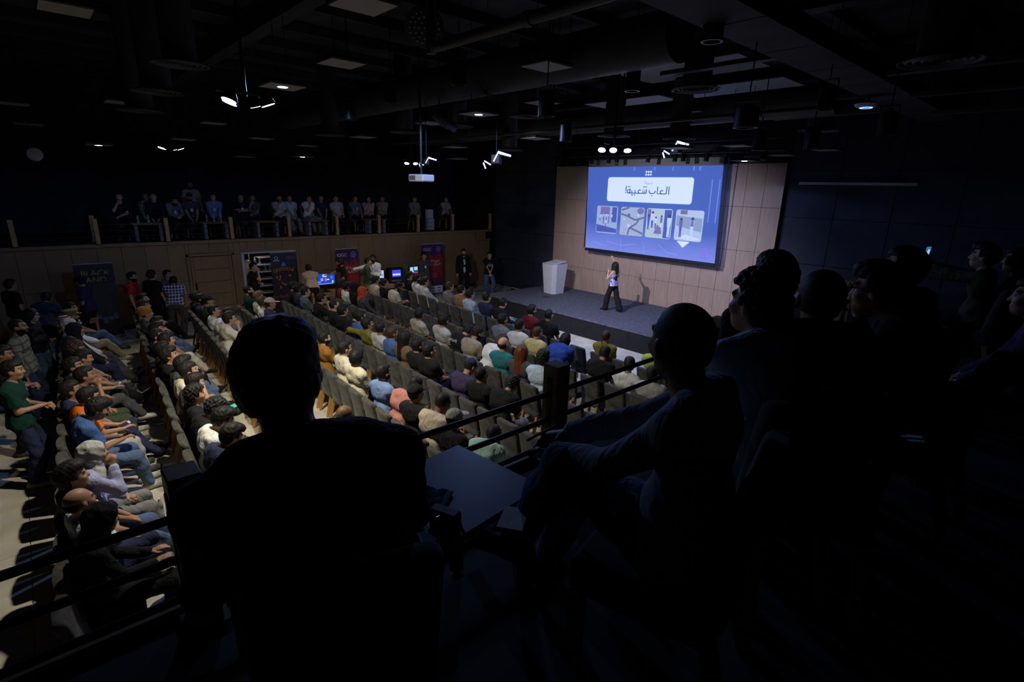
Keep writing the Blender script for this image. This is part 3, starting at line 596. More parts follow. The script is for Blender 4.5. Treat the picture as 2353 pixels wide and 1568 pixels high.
# round air diffusers under drop ducts
def diffuser(p, r, label):
    t = thing('air_diffuser', p, 0, label, 'vent', 'round air diffusers')
    MB().prof([(r*.6,.05),(r*.6,7.345-p.z)], n=24).build('drop_duct', MT['duct'], t, True)
    MB().prof([(r*.62,.06),(r,.0),(r,-.015),(r*.94,-.012),(r*.9,.01)], n=32, cap=False).build('rim', MT['duct'], t, True)
    for k in range(4): q = r*(.86-.2*k); MB().prof([(q,.02),(q*.9,-.012),(q*.84,-.006),(q*.8,.025)], n=28, cap=False).build('ring', MT['duct'], t, True)
DIF = [(-13.28,2.04,5.5,0.4),(-11.45,2.05,5.65,0.4),(-10.32,2.22,5.95,0.4),(-13.66,6.09,5.4,0.36),(-12.31,7.42,5.5,0.36),(-10.84,7.96,5.6,0.38),(-11.14,9.9,5.2,0.34),(-9.12,8.62,5.75,0.38),(-7.8,10.02,5.4,0.36),(-6.63,10.79,5.35,0.34),(-5.31,9.02,5.95,0.4),(-4.68,13.14,5.6,0.4),(-1.72,8.14,5.75,0.42)]
for k, (x, y, z, r) in enumerate(DIF): diffuser(Vector((x,y,z)), r, 'round ringed air diffuser on a drop duct, %s from the left' % ORD[k+1])
# long ducts, pipes and a wide soffit
def roof_run(name, m, mt, label, cat): return tag(m.build(name, mt, None, True), label, cat)
roof_run('round_duct', MB().tube([(-18,6.6,6.15),(-4.2,6.6,6.15)], .33, 20).prof([(.345,0),(.345,.04)], (1,0,0), (-12,6.6,6.15)).prof([(.345,0),(.345,.04)], (1,0,0), (-8,6.6,6.15)), MT['duct'], 'big round air duct crossing the roof in front of the stage lamps', 'duct')
roof_run('round_duct', MB().tube([(-18,11.4,5.95),(-3.8,11.4,5.95)], .28, 20).prof([(.295,0),(.295,.04)], (1,0,0), (-10,11.4,5.95)), MT['duct'], 'farther round air duct close to the stage wall', 'duct')
roof_run('sprinkler_pipe', MB().tube([(-5.0,3.35,5.55),(0,3.35,5.55)], .05, 12).tube([(-5.0,3.35,5.5),(-5.0,3.35,7.2)], .05, 12).prof([(.062,0),(.062,.07)], (1,0,0), (-3.6,3.35,5.55)), MT['duct'], 'thick pipe slanting across the top of the view', 'pipe')
roof_run('sprinkler_pipe', MB().tube([(-16,9.2,5.5),(-3.2,9.2,5.5)], .035, 10).tube([(-12,9.2,5.5),(-12,9.2,7.2)], .012).tube([(-7,9.2,5.5),(-7,9.2,7.2)], .012), MT['duct'], 'thin pipe running across below the round ducts', 'pipe')
sf = thing('roof_soffit', (-3.05,6.5,5.92), 0, 'wide dark boxed beam running towards the stage at upper right', 'beam')
MB().box((0,2.0,.12), (.62,17.0,.22), .004).build('beam_core', MT['steel'], sf)
for k in range(12): MB().box((0,-5.7+1.42*k,0), (.66,1.4,.02), .004).build('soffit_board', MT['darkroof'], sf)
for k, (x0, x1, y, z) in enumerate(((-5.6,-2.9,11.2,5.9),(-5.4,-3.2,12.5,5.8),(-2.6,2.5,9.5,5.9),(-2.6,2.5,11,5.8),(-2.6,2.5,12.6,5.7),(-5.6,-3.2,8.4,6.1))):
    roof_run('cable_tray', MB().box(((x0+x1)/2,y,z), (x1-x0,.16,.012), .002).box(((x0+x1)/2,y-.08,z+.03), (x1-x0,.006,.06)).box(((x0+x1)/2,y+.08,z+.03), (x1-x0,.006,.06)), MT['duct'], '%s cable tray beside the boxed beam, counting from the camera' % ORD[k+1], 'tray')
# white ceiling boards near the stage (pale underside catching the projection light)
for k, (x, y, w, d) in enumerate(((-6.2,10.2,2.6,1.3),(-6.4,12.6,2.6,1.3),(-9.4,12.8,2.4,1.2))): roof_run('ceiling_board', MB().box((x,y,6.55), (w,d,.03), .004).tube([(x-w*.4,y,6.56),(x-w*.4,y,7.2)], .01).tube([(x+w*.4,y,6.56),(x+w*.4,y,7.2)], .01), MT['palefitting'], '%s pale suspended roof board near the stage' % ORD[k+1], 'board')
# hanging can speakers / par cans
def can(p, label, r=.11, h=.3, tilt=0):
    t = thing('hanging_can', p, random.uniform(-.5,.5), label, 'lamp', 'black hanging cans'); R = Matrix.Rotation(tilt, 3, 'X'); ax = R@Vector((0,0,1))
    MB().prof([(r*.6,h*.55),(r*.95,h*.42),(r,-h*.4),(r*1.04,-h*.5),(r*.8,-h*.5),(r*.75,-h*.4)], ax, n=20).build('can_body', MT['blackmetal'], t, True)
    m = MB(); m.tube([(-r*1.15,0,0),(-r*1.15,0,h*.75),(r*1.15,0,h*.75),(r*1.15,0,0)], .01, 6); m.build('bracket', MT['blackmetal'], t); rod(t, 0, 0, h*.75, 7.345-p.z, .008)
CANS = [(-9.76, 4.75, 5.5, 0),(-8.6, 4.95, 5.7, 0),(-6.85, 5.07, 5.8, 0),(-5.38, 5.43, 5.3, 0),(-6.89, 7.47, 5.2, 0),(-5.21, 7.06, 5.8, 0),(-3.24, 5.71, 5.9, 0),(-3.19, 6.63, 5.1, 1),(-4.33, 9.6, 5.1, 0),(-3.51, 9.64, 5.1, 0),(-2.94, 8.35, 5.5, 0),(-2.35, 9.07, 5.2, 0)]
for k, (x, y, z, big) in enumerate(CANS): can(Vector((x,y,z)), 'black hanging can lamp under the roof, %s from the left' % ORD[k+1], .14 if big else .11, .24 if big else .3)
# moving head with a round perforated face
mh = thing('disc_lamp', Vector((-5.39,3.53,5.85)), 0, 'large round lamp face dotted with small lenses, top middle', 'lamp'); q = (Vector((0,0,4.2))-mh.location).normalized(); q = (q+Vector((.1,-.1,-.5))).normalized()
MB().prof([(.1,-.16),(.19,-.08),(.21,0),(.21,.02),(.195,.024)], q, n=28).build('housing', MT['blackmetal'], mh, True); MB().tube([(0,0,.1),(0,0,1.49)], .02).build('pole', MT['blackmetal'], mh)
qq = q.to_track_quat('Z', 'Y'); 
for ring, n in ((.0,1),(.055,6),(.105,12),(.155,18)):
    for i in range(n): a = 2*math.pi*i/n; MB().prof([(.012,.02),(.01,.034),(.001,.036)], q, qq@Vector((ring*math.cos(a), ring*math.sin(a), 0)), 8).build('lens', MT['palefitting'], mh)
# spot bar over the screen
bar = thing('lighting_bar', (-10.2,14.35,5.32), 0, 'black lighting bar above the screen with a row of small spotlights', 'lighting bar')
MB().tube([(-3.6,0,0),(4.4,0,0)], .03).tube([(-3.6,0,.3),(4.4,0,.3)], .02).build('bar', MT['blackmetal'], bar)
for k in range(9): MB().tube([(-3.6+1.0*k,0,0),(-3.1+1.0*k,0,.3)], .01, 6).build('bar_brace', MT['blackmetal'], bar)
for k, x in enumerate((-3.3,-2.9,-2.35,-1.75,-1.05,-.75,.45,1.35,1.6,2.35,3.9)):
    h = thing('spotlight', (x,-.02,-.02)); h.parent = bar; a = Vector((.1*(k % 3-1), -.15, -1)); MB().prof([(.04,.0),(.065,.03),(.065,.2),(.07,.22),(.055,.215)], a, n=14).build('barrel', MT['blackmetal'], h, True); MB().box((0,0,.0), (.05,.05,.05)).build('clamp', MT['blackmetal'], h)
for x in (-3,0,3.8): rod(bar, x, 0, .3, 2.02, .012)
# barn-door stage lamps; the light caught on their metal flaps is put in as glow
def barn(p, label, rz, s=1.0):
    t = thing('barndoor_lamp', p, rz, label, 'stage lamp', None, s); MB().box((0,0,.1), (.24,.3,.24), .02).build('lamp_box', MT['blackmetal'], t); MB().tube([(0,0,.22),(0,0,(7.345-p.z)/s)], .014).build('pole', MT['blackmetal'], t)
    g = glow('painted_flap_light', (.62,.68,1), 1.6); MB().box((-.2,-.17,.0), (.2,.02,.035), .0, Matrix.Rotation(.5, 3, 'Y')).build('painted_lit_edge', g, t); MB().box((-.28,-.17,-.07), (.035,.02,.16), .0, Matrix.Rotation(-.4, 3, 'Y')).build('painted_lit_edge', g, t)
    MB().box((.02,-.17,.16), (.035,.02,.28), .0, Matrix.Rotation(.5, 3, 'Y')).build('painted_lit_edge', g, t); MB().add([(.07,-.17,.3),(.42,-.2,.2),(.4,-.2,.15),(.1,-.17,.22)], [(0,1,2,3)]).build('painted_lit_flap', g, t)
    return t
barn(Vector((-8.85,7.51,4.71)), 'stage lamp with zigzag flap edges painted as lit above the seats', math.radians(40), .8); barn(Vector((-9.82,6.42,4.65)), 'small stage lamp with a bent flap edge painted as lit beside the projector', math.radians(60), .5)
barn(Vector((-8.4,13.6,5.28)), 'stage lamp with a lower flap edge painted as lit at the screen top right', math.radians(10), 1.0)
# the profile spot that lights the presenter
pf = thing('profile_spot', (-9.3,6.55,5.45), 0, 'black profile spotlight hung over the front rows, aimed at the stage', 'stage lamp')
MB().prof([(.07,-.35),(.1,-.3),(.1,.1),(.075,.12),(.075,.26)], (-.09,.92,-.42), n=18).build('barrel', MT['blackmetal'], pf, True); rod(pf, 0, -.15, .05, 1.89, .014)
# projector
pr = thing('projector', (-9.6,6.15,4.37), math.radians(12), 'white ceiling projector hanging above the seats left of centre', 'projector')
MB().box((0,0,0), (.42,.34,.14), .02).build('projector_body', MT['white'], pr); MB().prof([(.055,0),(.055,.04),(.04,.05),(.035,.02)], (0,1,0), (.12,.165,0), 18).build('lens', MT['blackglass'], pr); MB().box((-.09,-.171,.0), (.18,.006,.09), .002).build('grille', MT['grey'], pr); MB().tube([(0,0,.07),(0,0,2.97)], .022).build('ceiling_pole', MT['blackmetal'], pr)
ap = thing('wifi_access_point', Vector((-3.28,11.2,5.76)), 0, 'round white access point with a blue light under the boxed beam', 'access point')
MB().prof([(.04,.16),(.04,.06),(.15,.05),(.19,.02),(.15,-.03),(.06,-.045),(.001,-.046)], n=28).build('dome', MT['white'], ap, True); MB().prof([(.07,-.044),(.085,-.047),(.1,-.043)], n=28, cap=False).build('light_ring', glow('blue_ring', (.15,.35,1), 5), ap)
vd = thing('wall_disc', (-18.2,.55,5.0), 0, 'small pale round disc high at far left', 'vent'); vd.location = Vector((-17.8,.43,4.71)); MB().prof([(.001,.03),(.14,.03),(.16,0),(.001,-.01)], (.9,-.1,0), n=24).build('disc', MT['palefitting'], vd, True); MB().tube([(-.02,0,.1),(-.02,0,2.63)], .012).build('rod', MT['blackmetal'], vd)
# ---------------------------------------------------------------- projection screen with its slide
SY = 14.95
def g1(name, c): return glow('slide_'+name, c, 1.12)
def slide_bg():
    m = mat('slide_background', (.02,.02,.02), .9, .05, emit=(.1,.15,.5), estr=1.15); nt = m.node_tree; N = nt.nodes.new; L = nt.links.new; b = nt.nodes['Principled BSDF']
    tc = N('ShaderNodeTexCoord'); sx = N('ShaderNodeSeparateXYZ'); L(tc.outputs['Generated'], sx.inputs[0]); no = N('ShaderNodeTexNoise'); no.inputs['Scale'].default_value = 5; no.inputs['Detail'].default_value = 6; L(tc.outputs['Generated'], no.inputs[0])
    ma = N('ShaderNodeMath'); ma.operation = 'MULTIPLY_ADD'; L(no.outputs['Fac'], ma.inputs[0]); ma.inputs[1].default_value = .22; L(sx.outputs['Z'], ma.inputs[2])
    rp = N('ShaderNodeValToRGB'); e = rp.color_ramp.elements; e[0].color = (.155,.21,.68,1); e[0].position = .12; e[1].color = (.05,.105,.44,1); e[1].position = 1.1; k = e.new(.42); k.color = (.045,.095,.44,1); k = e.new(.3); k.color = (.095,.15,.56,1)
    L(ma.outputs[0], rp.inputs[0]); L(rp.outputs[0], b.inputs['Emission Color']); return m
scr = thing('projection_screen', (-10.1,SY,2.2), 0, 'large projection screen showing a blue slide with Arabic title', 'screen')
fn = lambda u, v, w: (u+10.1, w, v-2.2)
MB().prism([(-12.62,5.01),(-7.68,5.01),(-7.56,2.24),(-12.53,2.24)], 0, .02, fn).build('projected_picture', slide_bg(), scr)
MB().prism([(-12.63,5.24),(-7.68,5.24),(-7.68,5.012),(-12.62,5.012)], 0, .02, fn).build('screen_fabric', mat('screen_fabric', (.24,.24,.26), .9, .05), scr)
MB().box((.05,.01,-.02), (5.02,.05,.09), .01).build('bottom_bar', MT['blackmetal'], scr); MB().tube([(-2.6,0,3.1),(2.5,0,3.1)], .07, 14).build('roller', MT['blackmetal'], scr)
for s in (-1,1): MB().box((.04+s*2.52 if s > 0 else -2.5,.014,1.53), (.035,.02,3.0)).build('side_border', MT['black'], scr)
def rrect(x0, x1, z0, z1, r=.08, n=5, sk=0.0):
    P = []
    for (cx, cz, a0) in ((x1-r,z1-r,0),(x0+r,z1-r,90),(x0+r,z0+r,180),(x1-r,z0+r,270)):
        for i in range(n+1): a = math.radians(a0+90*i/n); P.append((cx+r*math.cos(a), cz+r*math.sin(a)))
    return P
def flat(poly, m, name, layer=1, parent=scr): return MB().prism(poly, -.002*layer-.0012, -.002*layer, fn).build(name, m, parent)
def disc(x, z, r, n=12, rz=None): return [(x+r*math.cos(2*math.pi*i/n), z+(rz or r)*math.sin(2*math.pi*i/n)) for i in range(n)]
WH = g1('white', (.58,.68,.95)); INK = g1('ink', (.008,.085,.33))
flat(rrect(-11.75,-8.5,3.87,4.7,.1), g1('box_edge', (.03,.13,.55)), 'title_box_edge', .5); flat(rrect(-11.72,-8.53,3.895,4.675,.09), WH, 'title_box')
for i in range(3):
    for j in range(2): flat(disc(-10.22+.085*i, 4.755+.085*j, .033), WH, 'dot')
# the Arabic title, drawn as single-width strokes (letters in slide units, right to left)
TX = lambda x: -10.96+(x-570)*(1.63/582); TZ = lambda y: 4.41-(y-450)*(.25/107)
def stroke(pts, wd=.016, name='title_stroke'):
    c = bpy.data.curves.new(name, 'CURVE'); c.dimensions = '3D'; c.bevel_depth = wd; c.bevel_resolution = 1; s = c.splines.new('POLY'); s.points.add(len(pts)-1)
    for p, (x, y) in zip(s.points, pts): p.co = (TX(x)+10.1, -.006, TZ(y)-2.2, 1)
    return curve_mesh(c, name, INK, scr, Matrix())
def arc(cx, cy, r, a0, a1, n=10, ry=None): return [(cx+r*math.cos(math.radians(a0+(a1-a0)*i/n)), cy-(ry or r)*math.sin(math.radians(a0+(a1-a0)*i/n))) for i in range(n+1)]
stroke([(1149,452),(1149,555)]); stroke([(1122,452),(1120,535)]+arc(1106,535,14,0,-90,5)+[(1092,549),(1060,549),(1003,549)]+[(1003,455)])
stroke([(1088,549),(1062,549)]+arc(1064,527,22,-95,-250,8)+[(1080,508)]); stroke(arc(935,520,40,20,-180,14,30)+[(895,505)])
stroke([(857,492),(857,540),(850,549),(838,549),(836,500),(836,540),(830,549),(816,549),(814,496),(814,540),(806,549),(600,549)]); stroke([(790,549),(765,549)]+arc(768,525,22,-95,-250,8)+[(788,508)])
stroke([(705,549),(703,508)]); stroke([(660,549),(658,512)]); stroke(arc(612,526,21,0,360,16)); stroke([(632,549),(632,485)]); stroke([(574,452),(573,524)])
for x, y in ((573,547),(604,462),(624,462),(816,463),(834,463),(852,463),(656,573),(674,573),(700,573),(935,578)): flat([(p[0], p[1]) for p in disc(TX(x), TZ(y), .02)], INK, 'title_dot', 2)
lettering(ar('شنوية؟'), .11, g1('ink_soft', (.12,.2,.45)), scr, Matrix.Translation((-.01,-.006,2.3))@Matrix.Rotation(math.pi/2, 4, 'X'), 'subtitle')
for s in (-1,1): MB().box((s*2.2,.2,3.1), (.06,.36,.06), .006).build('wall_bracket', MT['blackmetal'], scr)
# four picture cards
def card(x0, x1, c, k): return flat(rrect(x0,x1,2.81,3.73,.07), g1('card%d' % k, c), 'picture_card')
def fig(x, z, h, c, leg=(.1,.12,.35), par=None, lean=0):
    flat([(x-.07*h,z+.42*h),(x+.07*h,z+.42*h),(x+.1*h,z+.8*h),(x-.1*h,z+.8*h)], c, 'picture_figure', 3, scr); flat([(x-.06*h,z),(x-.01*h,z),(x+.01*h,z+.44*h),(x-.06*h,z+.44*h)], leg, 'picture_figure', 3, scr); flat([(x+.01*h+lean,z),(x+.06*h+lean,z),(x+.06*h,z+.44*h),(x+.0*h,z+.44*h)], leg, 'picture_figure', 3, scr); flat(disc(x,z+.88*h,.075*h,10), g1('dark', (.03,.04,.16)), 'picture_figure', 3, scr)
PB, PW, PP, PD, PM = g1('pblue', (.05,.08,.42)), g1('ppale', (.42,.55,.85)), g1('ppurple', (.12,.09,.36)), g1('pdark', (.1,.13,.3)), g1('pmaroon', (.15,.13,.38))
card(-12.11,-11.21,(.26,.36,.62),1); flat([(-12.1,3.1),(-11.22,2.98),(-11.22,2.85),(-12.08,2.85)], PB, 'picture_ground', 2); flat([(-11.45,3.2),(-11.25,3.2),(-11.25,3.7),(-11.45,3.7)], PB, 'picture_door', 2); flat([(-11.95,3.45),(-11.55,3.45),(-11.55,3.7),(-11.95,3.7)], PM, 'picture_window', 2)
for i, (x, z) in enumerate(((-11.95,3.22),(-11.8,3.12),(-11.68,3.26),(-11.58,3.14),(-11.45,3.25),(-11.7,3.05))): fig(x, z, .26, (PW,PB,PW,PM,PW,PW)[i], PB)
card(-11.08,-10.15,(.30,.37,.60),2)
for pts in ([(-11.06,3.5),(-10.85,3.45),(-10.5,3.33),(-10.35,3.36),(-10.16,3.42)],[(-10.35,3.36),(-10.42,3.22),(-10.7,3.05),(-10.75,2.83)],[(-10.66,3.06),(-10.4,2.98),(-10.16,2.9)],[(-11.05,3.62),(-10.75,3.72)]):
    for a, b in zip(pts, pts[1:]): n = Vector((a[1]-b[1], b[0]-a[0])).normalized()*.03; flat([(a[0]-n.x,a[1]-n.y),(b[0]-n.x,b[1]-n.y),(b[0]+n.x,b[1]+n.y),(a[0]+n.x,a[1]+n.y)], PD, 'picture_crack', 2)
flat(disc(-10.3,3.62,.13,14,.1), PM, 'picture_hand', 2)
for x, z, r in ((-10.74,3.13,.06),(-10.38,3.48,.045),(-10.93,3.34,.035),(-10.75,3.47,.06)): flat(disc(x,z,r), PW if r != .06 or x > -10.75 else PD, 'picture_marble', 3)
card(-10.06,-9.12,(.36,.47,.62),3); flat([(-9.4,2.83),(-9.15,2.83),(-9.15,3.7),(-9.4,3.7)], PB, 'picture_door', 2); flat([(-10.03,3.45),(-9.9,3.45),(-9.9,3.7),(-10.03,3.7)], PM, 'picture_window', 2)
for i, (x, z, h) in enumerate(((-9.97,3.06,.5),(-9.83,3.12,.55),(-9.7,3.1,.4),(-9.5,3.1,.45),(-9.22,2.86,.75))): fig(x, z, h, (PB,PW,PW,PM,PW)[i], PB if i < 3 else PW)
fig(-9.62, 2.9, .34, PP, PM, lean=.06); flat([(-9.75,2.95),(-9.45,2.95),(-9.5,3.16),(-9.65,3.18)], PM, 'picture_figure', 4)
card(-9.0,-8.07,(.36,.45,.72),4); flat([(-8.97,3.25),(-8.1,3.1),(-8.1,3.5),(-8.97,3.55)], g1('pwall', (.2,.28,.5)), 'picture_wall', 2); flat([(-8.85,3.6),(-8.62,3.6),(-8.62,3.72),(-8.85,3.72)], PD, 'picture_window', 3)
fig(-8.8, 2.9, .62, PP, PB); fig(-8.42, 2.88, .68, PW, PW, lean=.03); flat([(-8.47,3.25),(-8.37,3.25),(-8.37,3.42),(-8.47,3.42)], PM, 'picture_figure', 4); flat([(-8.95,2.88),(-8.5,2.84),(-8.2,2.84),(-8.12,2.9),(-8.6,3.0)], g1('pground', (.5,.6,.88)), 'picture_ground', 2)
# stepped arrow, a plain hexagonal dice mark, bright window bars and faint floor cracks
m = []; 
for i in range(6): m += [(-8.87+.035*i,2.79-.03*i),(-8.87+.035*i,2.76-.03*i)]
for i in range(6): m += [(-8.66+.035*i,2.61+.03*i),(-8.66+.035*(i+1),2.61+.03*i)]
flat(m+[(-8.47,2.79)], WH, 'arrow', 1)
CM = g1('dice', (.17,.13,.74)); flat([(-7.91,2.68),(-7.76,2.6),(-7.9,2.53),(-8.04,2.6)], CM, 'dice_mark', 1)
for pts in ([(-8.04,2.56),(-7.93,2.5),(-7.93,2.32),(-8.04,2.38)],[(-7.76,2.56),(-7.88,2.5),(-7.88,2.32),(-7.75,2.38)]):
    for a, b in zip(pts, pts[1:]+pts[:1]): n = Vector((a[1]-b[1], b[0]-a[0])).normalized()*.014; flat([(a[0]-n.x,a[1]-n.y),(b[0]-n.x,b[1]-n.y),(b[0]+n.x,b[1]+n.y),(a[0]+n.x,a[1]+n.y)], CM, 'dice_mark', 1)
for x in (-7.95,-7.72): flat([(x,3.4),(x+.035,3.4),(x+.02,4.62),(x-.015,4.62)], g1('window_bar', (.09,.19,.72)), 'window_bar', 1)
for x in (-10.72,-9.95,-9.3,-8.6,-8.4): flat([(x,4.87),(x+.05,4.87),(x+.05,4.99),(x,4.99)], g1('window_bar', (.09,.19,.72)), 'window_bar', 1)
for pts in ([(-11.0,2.66),(-10.98,2.3)],[(-10.1,2.62),(-10.02,2.28)],[(-11.6,2.55),(-11,2.45),(-10.4,2.55)],[(-9.5,2.6),(-9.2,2.4),(-8.8,2.35)],[(-12.2,2.5),(-11.6,2.36)]):
    for a, b in zip(pts, pts[1:]): n = Vector((a[1]-b[1], b[0]-a[0])).normalized()*.006; flat([(a[0]-n.x,a[1]-n.y),(b[0]-n.x,b[1]-n.y),(b[0]+n.x,b[1]+n.y),(a[0]+n.x,a[1]+n.y)], g1('faint', (.26,.3,.76)), 'floor_line', 1)
# ---------------------------------------------------------------- along the left wall: banners, tables, screens
def face_x(x, y, z): return Matrix.Translation((x,y,z))@Matrix.Rotation(math.pi/2, 4, 'Z')@Matrix.Rotation(math.pi/2, 4, 'X')
def banner(y0, y1, x, h, base, label):
    """roll-up banner facing +x"""
    w = y1-y0; t = thing('rollup_banner', (x,(y0+y1)/2,0), 0, label, 'banner', 'roll-up banners')
    MB().box((0,0,h/2+.04), (.006,w,h-.08)).build('printed_sheet', base, t); MB().box((0,0,.035), (.16,w+.02,.07), .012).build('base_case', MT['grey'], t); MB().box((0,0,h+.005), (.03,w+.01,.03), .004).build('top_rail', MT['palefitting'], t); MB().tube([(-.03,0,.05),(-.03,0,h)], .009, 6).build('support_pole', MT['grey'], t)
    return t, w
def graded(name, c0, c1, c2, sc=4):
    m = mat(name, c0, .6, .05); nt = m.node_tree; N = nt.nodes.new; L = nt.links.new; b = nt.nodes['Principled BSDF']; tc = N('ShaderNodeTexCoord'); sx = N('ShaderNodeSeparateXYZ'); L(tc.outputs['Generated'], sx.inputs[0])
    no = N('ShaderNodeTexNoise'); no.inputs['Scale'].default_value = sc; no.inputs['Detail'].default_value = 5; L(tc.outputs['Generated'], no.inputs[0]); ma = N('ShaderNodeMath'); ma.operation = 'MULTIPLY_ADD'; L(no.outputs['Fac'], ma.inputs[0]); ma.inputs[1].default_value = .45; L(sx.outputs['Z'], ma.inputs[2])
    rp = N('ShaderNodeValToRGB'); e = rp.color_ramp.elements; e[0].color = (*c0,1); e[0].position = .35; e[1].color = (*c2,1); e[1].position = 1.12; k = e.new(.72); k.color = (*c1,1); k = e.new(.95); k.color = (*c1,1); L(ma.outputs[0], rp.inputs[0]); L(rp.outputs[0], b.inputs['Base Color']); return m
INKW, INKO, INKY = mat('print_white', (.7,.7,.78), .6, .02), mat('print_orange', (.6,.16,.04), .6, .02), mat('print_yellow', (.5,.46,.05), .6, .02)
red = graded('red_violet_print', (.03,.012,.08), (.3,.022,.022), (.05,.015,.1))
for (y0, y1, x, lab) in ((7.80,8.62,-17.75,'red and violet roll-up banner left of the demo table'), (11.30,12.28,-17.75,'red and violet roll-up banner between the two suited figures')):
    t, w = banner(y0, y1, x, 2.03, red, lab)
    lettering('IQGC', .15, INKW, t, face_x(.006,-w*.22,1.82), 'brand_lettering'); lettering(ar('تجربة الالعاب'), .13, INKW, t, face_x(.006,0,1.36), 'arabic_line'); lettering(ar('العراقية القديمة'), .13, INKW, t, face_x(.006,0,1.22), 'arabic_line')
    MB().prof([(.085,0),(.095,.002),(.105,0)], (1,0,0), (.006,w*.3,1.82), 24, False).prof([(.05,0),(.06,.002)], (1,0,0), (.006,w*.3,1.82), 20, False).prof([(.001,0),(.03,.002)], (1,0,0), (.006,w*.3,1.82), 6, False).build('round_emblem', mat('print_lilac', (.3,.28,.75), .6, .02), t)
    MB().box((.004,0,.2), (.006,w,.3)).build('sponsor_strip', INKW, t)
    MB().box((.006,w*.1,.78), (.004,w*.26,.2)).build('console_print', mat('print_red', (.45,.05,.05), .6), t)
    for i in range(3):
        for j in range(2): MB().box((.009,-w*.32+w*.32*i,.14+.12*j), (.003,w*(.12+.05*((i+j) % 2)),.035), .001).build('sponsor_mark', (mat('print_navy', (.03,.04,.15), .6), INKO, mat('print_navy', (.03,.04,.15), .6))[(i+j) % 3], t)
t, w = banner(5.61,6.40,-17.70, 2.04, graded('dark_cave_print', (.012,.008,.02), (.02,.014,.035), (.03,.025,.07), 7), 'dark game roll-up banner with orange lettering beside the doorway')
for i, ch in enumerate('DEEPSTONE'): a = (i-4)/4; lettering(ch, .15, mat('print_amber', (.5,.2,.03), .6, .3), t, face_x(.006,a*.29,1.5-.045*a*a)@Matrix.Rotation(-a*.3, 4, 'Z'), 'title_letter')
lettering('IQGC', .12, mat('print_grey', (.2,.2,.3), .6), t, face_x(.006,.25,1.86), 'brand_lettering'); MB().prof([(.04,0),(.055,.003)], (1,0,0), (.006,-.22,1.87), 14, False).box((.006,-.22,1.78), (.003,.2,.02)).build('studio_mark', INKW, t)
MB().prism([(-.08,1.6),(.08,1.6),(.05,1.68),(0,1.74),(-.05,1.68)], .004, .008, lambda u, v, w_: (w_, u, v)).build('blue_crystal', mat('print_azure', (.05,.25,.75), .6), t)
for i in range(9): MB().box((.006,random.uniform(-.3,.3),random.uniform(.85,1.3)), (.003,.03+.05*random.random(),.03+.08*random.random()), .001).build('spark_print', (INKO, mat('print_rose', (.35,.08,.08), .6))[i % 2], t)
lettering(ar('العب اللعبة هنا'), .14, mat('print_scarlet', (.6,.08,.03), .6), t, face_x(.006,0,.62), 'arabic_line')
for k in range(3): MB().box((.006,0,.3-.06*k), (.003,.5-.08*k,.018)).build('small_print', mat('print_rust', (.25,.04,.02), .6), t)
t, w = banner(.69,1.53,-17.60, 2.03, graded('slate_scene_print', (.02,.018,.016), (.06,.058,.05), (.04,.037,.045), 6), 'dim slate roll-up banner with broken yellow lettering at far left')
lettering('BLACK', .2, INKY, t, face_x(.006,.02,1.78), 'title_lettering'); lettering('LAND', .2, INKY, t, face_x(.006,-.03,1.6), 'title_lettering'); MB().box((.009,0,1.725), (.004,.7,.03)).box((.009,0,1.54), (.004,.7,.045)).build('torn_band', mat('print_slate', (.035,.035,.06), .6), t)
for i in range(6): MB().box((.006,-.3+.12*i,.5+.05*(i % 3)), (.003,.1,.1+.08*(i % 2)), .001).build('rubble_print', mat('print_violetgrey', (.12,.11,.2), .6), t)
# tables
def table(loc, w, d, h, label, mtop=None, rz=0.0, cat='table'):
    t = thing('side_table', loc, rz, label, cat); MB().box((0,0,h-.02), (d,w,.04), .006).build('table_top', mtop or MT['tabletop'], t); MB().box((0,0,h-.09), (d-.1,w-.1,.1)).build('apron', mtop or MT['tabletop'], t)
    for a in (-1,1):
        for b in (-1,1): MB().box((a*(d/2-.06),b*(w/2-.06),h/2-.02), (.06,.06,h-.04), .004).build('leg', mtop or MT['tabletop'], t)
    return t
table((-17.75,10.0,0), 1.75, .7, .66, 'oak demo table carrying old screens between the banners'); table((-17.6,7.25,0), 1.1, .65, .62, 'oak table under the wide glowing monitor'); table((-17.3,.35,0), 1.3, .6, .72, 'oak table with a small sign at far left'); table((-17.35,3.02,0), .5, .5, .86, 'narrow oak stand beside the checked shirt')
def lit_pic(name, c, parent, y0, y1, z0, z1, x, bits=()):
    MB().box((x,(y0+y1)/2,(z0+z1)/2), (.004,y1-y0,z1-z0)).build('display', glow(name, c, 1.0), parent)
    for (a, b, e, f_, col) in bits: MB().box((x+.003,y0+(y1-y0)*(a+b)/2,z0+(z1-z0)*(e+f_)/2), (.003,(y1-y0)*(b-a),(z1-z0)*(f_-e))).build('display_mark', glow(name+str(col), col, 1.0), parent)
mon = thing('wide_monitor', (-17.62,7.3,.62), 0, 'wide monitor showing a bright blue game scene', 'monitor')
MB().box((0,0,.44), (.03,.74,.4), .008).build('housing', MT['black'], mon); MB().box((-.02,0,.13), (.03,.06,.26)).build('neck', MT['black'], mon); MB().box((0,0,.01), (.2,.26,.02), .005).build('foot', MT['black'], mon)
lit_pic('game_screen', (.01,.06,.55), mon, -.355,.355,.255,.625,.017, [(.4,.6,.7,.95,(.5,.7,1)),(.05,.15,.4,.5,(.3,.6,1)),(.3,.42,.35,.6,(.2,.45,1)),(.5,.58,.3,.6,(.8,.1,.15)),(.6,.72,.4,.5,(.7,.8,1)),(.8,.9,.5,.75,(.08,.2,.8)),(.1,.9,.04,.1,(.25,.4,.9)),(.85,.93,.1,.35,(.2,.7,1)),(.15,.3,.2,.32,(.1,.3,.9))])
